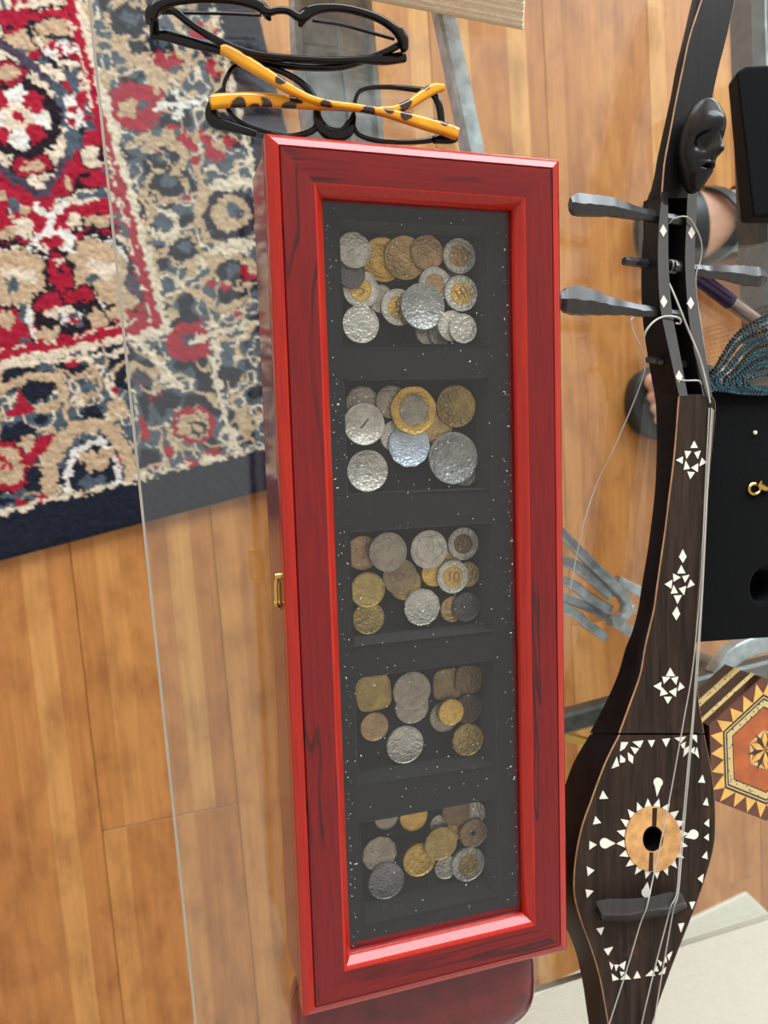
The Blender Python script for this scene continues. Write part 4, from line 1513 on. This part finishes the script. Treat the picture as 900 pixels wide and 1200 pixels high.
string([(831, 478, ZL + .001), (827, 560, ZL + .002), (821, 680, ZL + .002), (812, 780, ZL + .0025), (802, 840, ZL + .003), (784, 940, ZL + .004), (766, 1026, ZL + .006), (760.5, 1052, zbr + .0006), (757, 1066, zbr + .0004), (750, 1084, ZL + .006), (734, 1138, ZL + .003), (714, 1200, ZL + .002), (700, 1250, ZL + .001)])
string([(834, 478, ZL + .001), (829, 560, ZL + .002), (823, 680, ZL + .002), (816, 780, ZL + .0025), (811.5, 840, ZL + .003), (804, 920, ZL + .004), (797, 1000, ZL + .006), (793, 1046, zbr + .0006), (786, 1062, zbr + .0004), (783, 1074, ZL + .005), (766, 1140, ZL + .003), (752, 1200, ZL + .002), (745, 1240, ZL + .001)], 0.0004)
string([(836, 480, ZL + .001), (830, 560, ZL + .002), (824, 680, ZL + .002), (818, 780, ZL + .0025), (813, 840, ZL + .003), (806, 920, ZL + .004), (799, 1000, ZL + .006), (795, 1046, zbr + .0006), (790, 1062, zbr + .0004), (788, 1072, ZL + .005), (776, 1140, ZL + .003), (766, 1200, ZL + .002), (760, 1240, ZL + .001)])
string([(784, 332, .482), (792, 350, .486), (806, 385, .488), (820, 420, .489), (828, 450, .489), (832, 472, ZL + .001)], 0.0006)
string([(754, 398, .488), (757, 388, .490), (766, 377, .491), (778, 371, .491), (790, 371, .491), (797, 374, .490), (797, 379, .489), (792, 379, .487)], 0.0006)
string([(784, 262, .486), (790, 256, .490), (800, 253.5, .491), (808, 256, .490), (815, 266, .489), (822, 285, .488), (821, 305, .486), (816, 320, .486), (816, 345, .486), (822, 385, .486), (827, 425, .486)], 0.0004)
string([(742, 372, .484), (739, 376, .484), (742, 388, .482), (752, 410, .480), (756, 430, .478), (750, 452, .474), (737, 485, .468), (715, 535, .460), (700, 565, .4525), (685, 610, .4522), (676, 650, .4522), (668, 690, .4522)], 0.00035)
string([(682, 1080, .470), (686, 1115, .468), (692, 1160, .468), (697, 1205, .468), (702, 1240, .468)], 0.0003)
string([(795, 445, .488), (804, 446, .489), (818, 446, .489), (822, 450, .487)], 0.0005)

# ------------------------------------------------------------------ spectacles
def ribbon(name, pts, z, wd, ht, parent, mat, n=5, pw=3.2, sides=12):
    zz = [z] * len(pts) if np.isscalar(z) else z
    P = catmull([px(x, y, q) for (x, y), q in zip(pts, zz)], n)
    if not np.isscalar(wd):
        wd = [a[0] for a in catmull([(q, 0, 0) for q in wd], n)]
    if not np.isscalar(ht):
        ht = [a[0] for a in catmull([(q, 0, 0) for q in ht], n)]
    return mesh(name, *sweep(P, wd, ht, sides, pw=pw), M[mat], parent, True, 50)


def lens(parent, pts, zs, thick=0.0014):
    P = [np.array(a) for a in catmull([px(x, y, z) for (x, y), z in zip(pts, zs)], 4, True)]
    c = sum(P) / len(P)
    n = len(P)
    v = [*P, *[p + np.array([0, 0, -thick]) for p in P], c + np.array([0, 0, 0.0006]), c + np.array([0, 0, 0.0006 - thick])]
    f = [(i, (i + 1) % n, 2 * n) for i in range(n)] + [(n + (i + 1) % n, n + i, 2 * n + 1) for i in range(n)]
    f += [(i, n + i, n + (i + 1) % n, (i + 1) % n) for i in range(n)]
    return mesh('lens', v, f, M['lens'], parent, True, 60)


g1 = thing('spectacles', (*px(330, 50, TT)[:2], TT), 'black framed spectacles with black arms folded on the glass', 'spectacles')
ribbon('brow_rim', [(179, 20), (184, 9), (198, 3), (230, -1), (270, 0), (298, 4), (310, 12), (314, 22)], [.466, .470, .472, .473, .473, .472, .470, .466], [.0022, .0022, .0016, .0014, .0016, .0026, .0024, .0010], .0022, g1, 'black')
ribbon('brow_rim', [(352, 29), (356, 19), (366, 12), (385, 9), (410, 11), (440, 20), (460, 32), (470, 44), (474, 57)], [.466, .470, .472, .473, .473, .472, .470, .467, .463], [.0012, .0028, .0026, .0018, .0016, .0016, .0018, .0022, .0020], .0022, g1, 'black')
ribbon('bridge', [(306, 10), (316, 14), (326, 12), (338, 13), (350, 20), (358, 17)], [.471, .471, .472, .472, .471, .471], [.0024, .0016, .0014, .0014, .0018, .0024], .0020, g1, 'black')
ribbon('lower_rim', [(186, 15), (220, 15.5), (260, 16), (306, 18)], .462, .0006, .0009, g1, 'black')
ribbon('lower_rim', [(366, 24), (400, 29), (430, 37), (462, 46)], .462, .0007, .0009, g1, 'black')
lens(g1, [(188, 14), (215, 2), (270, 1), (306, 10), (306, 18), (260, 16)], [.463, .470, .471, .469, .463, .462])
lens(g1, [(362, 23), (372, 13), (410, 12), (445, 24), (464, 42), (430, 37)], [.463, .470, .471, .470, .464, .462])
ribbon('hinge', [(196, 6), (184, 9), (176, 18), (174, 26)], .466, [.0018, .0030, .0028, .0014], .003, g1, 'black')
ribbon('hinge', [(468, 36), (473, 46), (474, 58)], .465, [.0018, .0022, .0018], .003, g1, 'black')
ribbon('temple_arm', [(192, 6), (203, 12), (222, 27), (245, 42), (270, 55), (300, 64), (344, 69), (389, 71), (424, 70), (450, 70), (474, 67)], [.462, .462, .461, .461, .460, .4605, .4605, .4605, .460, .459, .458],
       [.0016, .0016, .0014, .0014, .0014, .0014, .0014, .0014, .0016, .0026, .0026], .0024, g1, 'black')
ribbon('temple_arm', [(472, 50), (458, 58), (442, 65), (415, 75), (389, 79.5), (344, 78), (300, 70), (262, 59), (225, 50), (196, 42), (180, 40)], [.462, .461, .459, .457, .4555, .4545, .454, .4535, .4535, .4535, .4535],
       [.0018, .0016, .0014, .0014, .0013, .0013, .0014, .0022, .0026, .0026, .0024], .0024, g1, 'black')
ribbon('arm_tip', [(181, 44), (181, 34), (180, 22)], .4545, [.0022, .0024, .0024], .0026, g1, 'black')

g2 = thing('spectacles', (*px(390, 140, TT)[:2], TT), 'black rimmed spectacles with yellow tortoiseshell arms beside the red box', 'spectacles')
LL = [(262, 106), (266, 90), (277, 77), (300, 77), (330, 84), (355, 99), (368, 116), (372, 135), (368, 152), (340, 160), (310, 154), (285, 145), (268, 130)]
RL = [(414, 134), (418, 112), (428, 104), (450, 102), (480, 104), (505, 109), (514, 122), (517, 142), (514, 160), (490, 166), (450, 166), (424, 160), (415, 150)]
zr = .4535
for L_ in (LL, RL):
    P = catmull([px(x, y, zr) for x, y in L_], 4, True)
    wl = [0.0011 + 0.0009 * max(0.0, -math.cos(2 * math.pi * (i / len(P)))) for i in range(len(P))]
    rim = mesh('rim', *sweep(P, wl, 0.0016, 10, True, 3.0), M['black'], g2, True, 50)
    lens(g2, L_, [zr] * len(L_), 0.0014)
ribbon('bridge', [(370, 130), (375, 146), (385, 156), (398, 158), (409, 152), (414, 136)], .4545, [.0016, .0030, .0036, .0036, .0030, .0016], .002, g2, 'black')
ribbon('nose_pad', [(374, 140), (384, 152), (398, 153), (409, 142)], .4555, .0010, .0012, g2, 'black')
ribbon('end_piece', [(262, 104), (252, 118), (247, 132), (252, 142), (270, 148), (300, 157)], .4545, [.0012, .0024, .0030, .0034, .0026, .0016], .002, g2, 'black')
ribbon('end_piece', [(508, 164), (518, 162), (528, 162), (535, 162)], .455, [.002, .003, .003, .002], .002, g2, 'black')
ribbon('temple_arm', [(246, 120), (262, 118), (300, 117), (340, 120), (375, 124), (410, 126), (440, 129), (460, 129), (478, 123), (495, 112), (508, 104), (519, 103)], [.459, .459, .459, .459, .4595, .460, .4605, .4605, .4600, .459, .458, .4575],
       [.0036, .0036, .0036, .0030, .0022, .0018, .0018, .0020, .0024, .0028, .0030, .0020], .0022, g2, 'tort')
ribbon('temple_arm', [(536, 157), (520, 151), (495, 144), (470, 137), (445, 131), (415, 126), (385, 122), (360, 115), (335, 102), (310, 86), (285, 71), (266, 60), (258, 58)], [.463, .463, .4635, .464, .4645, .465, .465, .465, .4645, .464, .463, .462, .462],
       [.0034, .0036, .0034, .0028, .0020, .0018, .0018, .0020, .0026, .0030, .0032, .0028, .0016], .0022, g2, 'tort')

# ------------------------------------------------------------------ book
b0, b1 = px(400, -8, TT), px(611, 33, TT)
d_ = (b1 - b0) / np.linalg.norm(b1 - b0)
nrm = np.array([-d_[1], d_[0], 0])
b0 = b1 - d_ * 0.15
book = thing('book', (b1[0] - 0.05, b1[1] + 0.05, TT), 'thick cream paged book lying behind the black spectacles', 'book')


def bpt(a, b, z):
    p = b1 - d_ * a + nrm * b
    return (p[0], p[1], z)


bevel(mesh('back_cover', *prism([bpt(-0.001, -0.001, TT + .0001), bpt(.15, -0.001, TT + .0001), bpt(.15, .21, TT + .0001), bpt(-0.001, .21, TT + .0001)],
                                [bpt(-0.001, -0.001, TT + .0012), bpt(.15, -0.001, TT + .0012), bpt(.15, .21, TT + .0012), bpt(-0.001, .21, TT + .0012)]), M['cover'], book), 0.0002)
nl = 16
for k in range(nl):
    z0, z1 = TT + .0012 + k * .0017, TT + .0012 + (k + 1) * .0017 - 0.0001
    j = 0.0004 * math.sin(k * 2.3) + 0.0006 * (k / nl)
    s = 0.0009 * k
    mesh('page_section', *prism([bpt(s * 0.9, j + s * 0.5, z0), bpt(.15, j + s * 0.5, z0), bpt(.15, .208, z0), bpt(s * 0.9, .208, z0)], [bpt(s * 0.9, j + s * 0.5, z1), bpt(.15, j + s * 0.5, z1), bpt(.15, .208, z1), bpt(s * 0.9, .208, z1)]), M['paper'], book)
zc = TT + .0012 + nl * .0017
mesh('front_cover', *prism([bpt(.012, .007, zc - .0002), bpt(.15, .007, zc - .0002), bpt(.15, .21, zc - .0002), bpt(.012, .21, zc - .0002)], [bpt(.012, .007, zc + .001), bpt(.15, .007, zc + .001), bpt(.15, .21, zc + .001), bpt(.012, .21, zc + .001)]), M['cover'], book)
mesh('page_core', *prism([bpt(.016, .01, TT + .0012), bpt(.149, .01, TT + .0012), bpt(.149, .206, TT + .0012), bpt(.016, .206, TT + .0012)], [bpt(.016, .01, zc - .0002), bpt(.149, .01, zc - .0002), bpt(.149, .206, zc - .0002), bpt(.016, .206, zc - .0002)]), M['paper'], book)

# ------------------------------------------------------------------ red spectacle case
zcs = 0.486
xl, xr = px(342, 1168, 0.470)[0], px(621, 1140, 0.470)[0]
yc, ry_ = -0.2535, 0.0325
case = thing('spectacle_case', ((xl + xr) / 2, yc, TT), 'dark red mottled leather case with rounded ends touching the box', 'case')


def case_ring(sc_, z, n=48):
    out = []
    hx = (xr - xl) / 2
    for k in range(n):
        q = 2 * math.pi * k / n
        c, s = math.cos(q), math.sin(q)
        out.append(((xl + xr) / 2 + (hx - (1 - sc_) * ry_) * math.copysign(abs(c) ** 0.42, c), yc + ry_ * sc_ * math.copysign(abs(s) ** 0.62, s), z))
    return out


def case_part(name, levels, mat):
    v, f = [], []
    for s, z in levels:
        v += case_ring(s, z)
    n = 48
    for i in range(len(levels) - 1):
        f += [(i * n + k, i * n + (k + 1) % n, (i + 1) * n + (k + 1) % n, (i + 1) * n + k) for k in range(n)]
    f += [tuple(range(n - 1, -1, -1)), tuple((len(levels) - 1) * n + k for k in range(n))]
    return mesh(name, v, f, mat, case, True, 50)


case_part('lower_shell', [(0.8, TT), (0.93, TT + .003), (0.99, TT + .009), (1.0, TT + .0165)], M['case'])
case_part('upper_shell', [(1.0, TT + .0172), (0.99, TT + .024), (0.94, TT + .030), (0.84, TT + .0345), (0.6, TT + .037), (0.3, TT + .0378)], M['case'])
case_part('seam', [(0.985, TT + .016), (0.985, TT + .0175)], M['case'])

# ------------------------------------------------------------------ black velvet displays
zv = 0.472
vb = [px(x, y, zv) for x, y in ((826, 459), (985, 452), (990, 742), (806, 754))]
board = thing('velvet_board', (*(sum(vb) / 4)[:2], TT), 'flat black velvet jewellery board lying beside the lute neck', 'display board')
pad = mesh('pad', *prism([(p[0], p[1], TT) for p in vb], [(p[0], p[1], zv) for p in vb]), M['velvet'], board)
hc_ = px(895, 687, zv)
carve(pad, [(hc_[0] + 0.0105 * math.cos(q * math.pi / 14), hc_[1] + 0.0115 * math.sin(q * math.pi / 14)) for q in range(28)], TT + 0.003, zv + 0.01, [M['velvet']], 0)
bevel(pad, 0.002, 2, 50)
# small silver finding and pin on the board
p = px(883.5, 507, zv)
pin = MB()
pin.add(*sweep([(p[0], p[1], zv - .001), (p[0], p[1], zv + .0006), (p[0], p[1], zv + .0016), (p[0], p[1], zv + .002)], [.0004, .0013, .0012, .0004], None, 10))
tag(pin.build('pin', M['pearl'], None, True, origin=(p[0], p[1], zv)), 'tiny pearly pin head stuck in the black velvet board', 'pin')
clasp = thing('necklace_clasp', (*px(888, 573, zv)[:2], zv), 'small gold lobster clasp lying on the black velvet board', 'clasp')
hk = [px(884 + 6.5 * math.cos(q), 573 + 6.0 * math.sin(q), zv + .0012) for q in np.linspace(-0.9, 4.9, 14)]
mesh('hook', *sweep(hk, [.0007 + .0005 * i / 13 for i in range(14)], None, 8), M['brass'], clasp, True)
mesh('hook_body', *sweep(catmull([px(888, 567, zv + .0013), px(894, 571, zv + .0013), px(902, 574, zv + .0013)], 4), [.0011, .0014, .0017, .0019, .002, .0019, .0017, .0014, .001], None, 8), M['brass'], clasp, True)
mesh('thumb_lever', *sweep([px(891, 568, zv + .0014), px(892, 563.5, zv + .0016)], .0007, None, 8), M['brass'], clasp, True)

zk = 0.490
ut = [px(x, y, zk) for x, y in ((863, 84), (875, 77.5), (990, 72), (1000, 250), (883, 255))]
ub = [px(x, y, TT + 0.0) for x, y in ((853, 99), (860, 92), (960, 88), (970, 262), (868, 262))]
stand = thing('velvet_stand', (*(sum(ub) / 5)[:2], TT), 'black velvet display block standing beyond the carved lute head', 'display stand')
bevel(mesh('block', *prism([(p[0], p[1], TT) for p in ub], [(p[0], p[1], zk) for p in ut]), M['velvet'], stand), 0.002, 3)

# ------------------------------------------------------------------ bead necklace draped over the board end
neck = thing('bead_necklace', (*px(870, 430, TT)[:2], TT), 'many-stranded necklace of tiny iridescent teal beads at the velvet board', 'necklace')


def strand(pts, mat, r=0.00125):
    P = catmull([px(*p) for p in pts], 26)
    acc, last, out = 0.0, P[0], [P[0]]
    for a in P[1:]:
        acc += np.linalg.norm(a - last)
        last = a
        if acc >= r * 1.45:
            out.append(a)
            acc = 0
    mb = MB()
    for c in out:
        rr = r * random.uniform(0.85, 1.1)
        v = []
        for (zz, q) in ((-0.7, 0.7), (0.0, 1.0), (0.7, 0.7)):
            for k in range(6):
                a = k * math.pi / 3 + random.random() * 0.3
                v.append((c[0] + rr * q * math.cos(a), c[1] + rr * q * math.sin(a), c[2] + rr * zz))
        f = [(i * 6 + k, i * 6 + (k + 1) % 6, (i + 1) * 6 + (k + 1) % 6, (i + 1) * 6 + k) for i in range(2) for k in range(6)]
        f += [(5, 4, 3, 2, 1, 0), (12, 13, 14, 15, 16, 17)]
        mb.add(v, f)
    return mb.build('bead_strand', mat, neck, False)


zs_ = zv + 0.0015
for k in range(15):
    t = k / 14
    x0, y0 = 828 + 52 * t + random.uniform(-2, 2), 446 + 4 * t + random.uniform(-5, 4)
    ex_, ey_ = 920 + 20 * t, 360 + 82 * t
    mx_, my_ = x0 + (ex_ - x0) * 0.42, y0 + (ey_ - y0) * 0.62 - 5
    strand([(x0 + 26, 458, zs_ + .002 * t), (x0 + 4, 455, zs_ + .003), (x0 - 3, y0 - 2, zs_ + .005), (x0 + 9, y0 - 15 + 5 * t, zs_ + .007), (mx_, my_, zs_ + .006), (ex_, ey_, zs_ - .002), (ex_ + 45, ey_ - 18, TT + .012), (ex_ + 80, ey_ - 20, TT + .0015)],
           M['bead'] if k % 3 else M['bead_dark'])
for k in range(5):
    strand([(824 + 2 * k, 444 + 3 * k, zs_ + .003), (842 + 3 * k, 451 + 2 * k, zs_ + .003), (870, 452 + 2.3 * k, zs_ + .002), (900, 454 + 2 * k, zs_ + .002), (950, 452 + 2 * k, zs_ + .001)], M['bead_dark'] if k % 2 else M['bead'])

# ------------------------------------------------------------------ pen
pen = thing('pen', (*px(855, 352, TT)[:2], TT), 'steel barrelled pen with dark purple cap near the lute pegs', 'pen')
zp = TT + 0.0052
pa, pb, pc = px(808, 318, zp), px(856, 354, zp), px(965, 436, zp)
mesh('cap', *sweep([pa, pa + (pb - pa) * .06, pa + (pb - pa) * .3, pb], [.0028, .0042, .0050, .0051], None, 16), M['purple'], pen, True)
mesh('barrel', *sweep([pb, pb + (pc - pb) * .02, pb + (pc - pb) * .9, pc], [.0044, .0046, .0046, .003], None, 16), M['steel'], pen, True)
cl_ = (pb - pa) / np.linalg.norm(pb - pa)
mesh('clip', *sweep([pa + cl_ * .004 + np.array([0, 0, .005]), pb - cl_ * .004 + np.array([0, 0, .0058])], .0012, .0006, 8), M['purple'], pen, True)

# ------------------------------------------------------------------ hexagonal marquetry box
zh = TT + 0.034
v0, v1, v2 = px(845, 941, zh), px(832, 851, zh), px(884, 789, zh)
hcn = (v0 + v2 - v1)
hr = (np.linalg.norm(v0 - hcn) + np.linalg.norm(v1 - hcn) + np.linalg.norm(v2 - hcn)) / 3
ha = math.atan2(v1[1] - hcn[1], v1[0] - hcn[0])
hexb = thing('marquetry_box', (hcn[0], hcn[1], TT), 'six-sided inlaid marquetry trinket box with an orange panel on its lid', 'box')


def hx(r, k, z, off=0.0):
    q = ha + k * math.pi / 3 + off
    return np.array([hcn[0] + hr * r * math.cos(q), hcn[1] + hr * r * math.sin(q), z])


def hexring(name, r0, r1, z0, z1, mat, parent=hexb):
    v = [hx(r1, k, z0) for k in range(6)] + [hx(r1, k, z1) for k in range(6)] + [hx(r0, k, z1) for k in range(6)] + [hx(r0, k, z0) for k in range(6)]
    f = []
    for r in range(4):
        f += [(r * 6 + k, r * 6 + (k + 1) % 6, ((r + 1) % 4) * 6 + (k + 1) % 6, ((r + 1) % 4) * 6 + k) for k in range(6)]
    return mesh(name, v, f, mat, parent)


mesh('body', *prism([hx(0.985, k, TT) for k in range(6)], [hx(0.985, k, zh - .012) for k in range(6)]), M['m_dark'], hexb)
lidh = mesh('lid', *prism([hx(0.995, k, zh - .0115) for k in range(6)], [hx(0.995, k, zh - .0006) for k in range(6)]), M['m_dark'], hexb)
t_ = NT('marquetry_chain_band')
br = t_.n('ShaderNodeTexVoronoi')
br.inputs['Scale'].default_value = 420
t_.l(t_.coord(), br.inputs['Vector'])
t_.bsdf(t_.ramp(br.outputs['Distance'], [(0.22, srgb(52, 32, 22)), (0.30, srgb(206, 178, 118))]), 0.25, 0.0, None, Coat_Weight=0.6)
M['m_chain'] = t_.m
hexring('side_band', 0.95, 0.990, TT + .009, TT + .0145, M['m_chain'])
hexring('lid_band', 0.95, 1.0, zh - .010, zh - .0068, M['m_chain'], lidh)
hexring('saw_ground', 0.76, 1.0, zh - .001, zh, M['m_brown'], lidh)
for k in range(6):
    A_, B_ = hx(0.765, k, zh), hx(0.765, k + 1, zh)
    a_, b_ = hx(0.985, k, zh), hx(0.985, k + 1, zh)
    nt = 4
    for j in range(nt):
        q0, q1 = A_ + (B_ - A_) * (j / nt), A_ + (B_ - A_) * ((j + 1) / nt)
        tip = a_ + (b_ - a_) * ((j + 0.5) / nt)
        mesh('saw_tooth', *prism([(p[0], p[1], zh - .0005) for p in (q0, q1, tip)], [(p[0], p[1], zh + .00025) for p in (q0, q1, tip)]), M['m_light'], lidh)
for r0, r1, mm in ((.735, .768, 'm_dark'), (.715, .737, 'm_cream'), (.69, .717, 'm_dark'), (.60, .692, 'm_chain'), (.585, .602, 'm_dark')):
    hexring('lid_stringing', r0, r1, zh - .001, zh + .0003, M[mm], lidh)
mesh('lid_panel', *prism([hx(.588, k, zh - .001) for k in range(6)], [hx(.588, k, zh + .0001) for k in range(6)]), M['m_orange'], lidh)
for k in range(6):
    for (off, mm) in ((0.0, 'm_light'), (math.pi / 6, 'm_dark')):
        c0, c2 = hx(0.02, k, zh, off), hx(0.27, k, zh, off)
        s1, s2 = hx(0.145, k, zh, off - .30), hx(0.145, k, zh, off + .30)
        dz_ = .0004 if off else .0006
        mesh('star_rhomb', *prism([(p[0], p[1], zh - .0005) for p in (c0, s1, c2, s2)], [(p[0], p[1], zh + dz_) for p in (c0, s1, c2, s2)]), M[mm], lidh)
        if not off:
            o1, o2, o3 = hx(0.28, k, zh, .0), hx(0.19, k, zh, .36), hx(0.27, k, zh, math.pi / 3)
            mesh('star_rhomb', *prism([(p[0], p[1], zh - .0005) for p in (o1, o2, o3)], [(p[0], p[1], zh + .0003) for p in (o1, o2, o3)]), M['m_cream'], lidh)

# ------------------------------------------------------------------ person sitting across the table: feet in sandals
tip1, tip2 = px(753, 272, 0.02), px(741, 474, 0.02)
person = thing('person', ((tip1[0] + tip2[0]) / 2 + 0.12, (tip1[1] + tip2[1]) / 2, 0), 'person in dark strappy sandals with feet on the floor under the table', 'person')
DIRS = (math.radians(6), math.radians(3))
HS_ = ((tip1, DIRS[0], 1), (tip2, DIRS[1], -1))   # +1: big toe towards -y (right foot), -1: big toe towards +y (left foot)


def fpt(tip, ang, a, b, z):
    """a back from the toe end of the sole, b towards the outer side"""
    return np.array([tip[0] + a * math.cos(ang) - b * math.sin(ang), tip[1] + a * math.sin(ang) + b * math.cos(ang), z])


legs = MB()
for tip, ang, s in HS_:
    secs = [(0.045, 0.036, 0.012, 0.030), (0.06, 0.041, 0.016, 0.034), (0.085, 0.043, 0.021, 0.040), (0.12, 0.038, 0.026, 0.050), (0.155, 0.034, 0.033, 0.060), (0.185, 0.033, 0.044, 0.074), (0.215, 0.032, 0.046, 0.072), (0.24, 0.028, 0.034, 0.055), (0.255, 0.016, 0.020, 0.042)]
    sub_ = catmull([(a, b, h, zc_ * 0) for a, b, h, zc_ in secs], 3)
    v, f = [], []
    n = 18
    for (a, wdt, hgt, _) in sub_:
        for k in range(n):
            q = 2 * math.pi * k / n
            v.append(fpt(tip, ang, a, wdt * math.cos(q), 0.022 + hgt * (1 + math.sin(q)) * 0.98))
    m = len(sub_)
    for i in range(m - 1):
        f += [(i * n + k, i * n + (k + 1) % n, (i + 1) * n + (k + 1) % n, (i + 1) * n + k) for k in range(n)]
    f += [tuple(range(n - 1, -1, -1)), tuple((m - 1) * n + k for k in range(n))]
    legs.add(v, f)
    # shin
    P = [fpt(tip, ang, .195, 0, .06), fpt(tip, ang, .205, 0, .10), fpt(tip, ang, .215, 0, .16), fpt(tip, ang, .235, 0, .28), fpt(tip, ang, .25, 0, .40)]
    legs.add(*sweep(catmull(P, 4), [a[0] for a in catmull([(.033, 0, 0), (.033, 0, 0), (.037, 0, 0), (.052, 0, 0), (.050, 0, 0)], 4)], None, 16))
    # toes: big toe first, from the inner to the outer side
    for k in range(5):
        b = -s * (0.027 - 0.0155 * k - (0.003 if k else 0))
        ln = (0.016, 0.018, 0.022, 0.027, 0.034)[k]
        r = (0.0125, 0.0092, 0.0088, 0.0084, 0.008)[k]
        P = [fpt(tip, ang, .066, b * 0.95, .032), fpt(tip, ang, ln + .022, b, .034), fpt(tip, ang, ln + .010, b, .031), fpt(tip, ang, ln + .002, b, .030), fpt(tip, ang, ln - .002, b, .030)]
        legs.add(*sweep(P, [r * .95, r, r * 1.02, r * .8, r * .35], None, 12))
body = legs.build('body', M['skin'], person, True, 80)
rm = body.modifiers.new('remesh', 'REMESH')
rm.mode = 'VOXEL'
rm.voxel_size = 0.0028
rm.use_smooth_shade = True
sm = body.modifiers.new('smooth', 'SMOOTH')
sm.iterations = 4
for tip, ang, s in HS_:
    for k in range(5):
        b = -s * (0.027 - 0.0155 * k - (0.003 if k else 0))
        ln = (0.016, 0.018, 0.022, 0.027, 0.034)[k]
        r = (0.0125, 0.0092, 0.0088, 0.0084, 0.008)[k]
        c = fpt(tip, ang, ln + .006, b, .031 + r * 0.88)
        v, f = [], []
        for (q, zz) in ((1.0, 0), (0.6, .0008), (0.01, .0011)):
            for j in range(12):
                an = j * math.pi / 6
                v.append(c + np.array([r * .62 * q * math.cos(an), r * .6 * q * math.sin(an), zz]))
        for i in range(2):
            f += [(i * 12 + j, i * 12 + (j + 1) % 12, (i + 1) * 12 + (j + 1) % 12, (i + 1) * 12 + j) for j in range(12)]
        f.append(tuple(range(11, -1, -1)))
        mesh('toenail', v, f, M['nail'], body, True)
    # sandal
    out = [(0.0, 0.0), (.004, .022), (.016, .038), (.045, .049), (.085, .050), (.13, .041), (.18, .037), (.225, .037), (.255, .028), (.268, 0.0), (.255, -.028), (.225, -.037), (.18, -.037), (.13, -.041), (.085, -.050), (.045, -.049), (.016, -.038), (.004, -.022)]
    oc = catmull([(a, b, 0) for a, b in out], 3, True)
    sandal = mesh('sandal', *prism([fpt(tip, ang, a[0], a[1], 0.0003) for a in oc], [fpt(tip, ang, a[0], a[1], 0.0235) for a in oc]), M['sandal'], person)
    bevel(sandal, 0.004, 3)

    def strap(a0, a1, hgt, wd, mat, lift=0.0, b_=0.046):
        P = []
        for q in np.linspace(0, math.pi, 15):
            a = a0 + (a1 - a0) * q / math.pi
            P.append(fpt(tip, ang, a, b_ * math.cos(q), 0.021 + (hgt + lift) * math.sin(q) ** 0.8))
        v, f = [], []
        fw = np.array([math.cos(ang), math.sin(ang), 0])
        for i, p in enumerate(P):
            up = np.array([-math.sin(ang) * math.cos(math.pi * i / 14), math.cos(ang) * math.cos(math.pi * i / 14), math.sin(math.pi * i / 14)])
            v += [p - fw * wd, p + fw * wd, p + fw * wd + up * .003, p - fw * wd + up * .003]
        for i in range(14):
            f += [(i * 4 + k, i * 4 + (k + 1) % 4, (i + 1) * 4 + (k + 1) % 4, (i + 1) * 4 + k) for k in range(4)]
        f += [(0, 1, 2, 3), (59, 58, 57, 56)]
        return mesh('strap', v, f, M[mat], sandal, True)
    strap(.060, .060, .036, .010, 'sandal')
    strap(.070, .150, .056, .009, 'sandal')
    strap(.150, .075, .055, .010, 'sandal')
    strap(.155, .085, .060, .0022, 'teal')
    c = fpt(tip, ang, .108, 0, .082)
    mesh('badge', *prism([c + np.array([-.007, -.006, -.02]), c + np.array([.007, 0, -.02]), c + np.array([-.007, .006, -.02])], [c + np.array([-.007, -.006, 0]), c + np.array([.007, 0, 0]), c + np.array([-.007, .006, 0])]), M['teal'], sandal)
    strap(.215, .215, .095, .008, 'sandal', 0, .04)
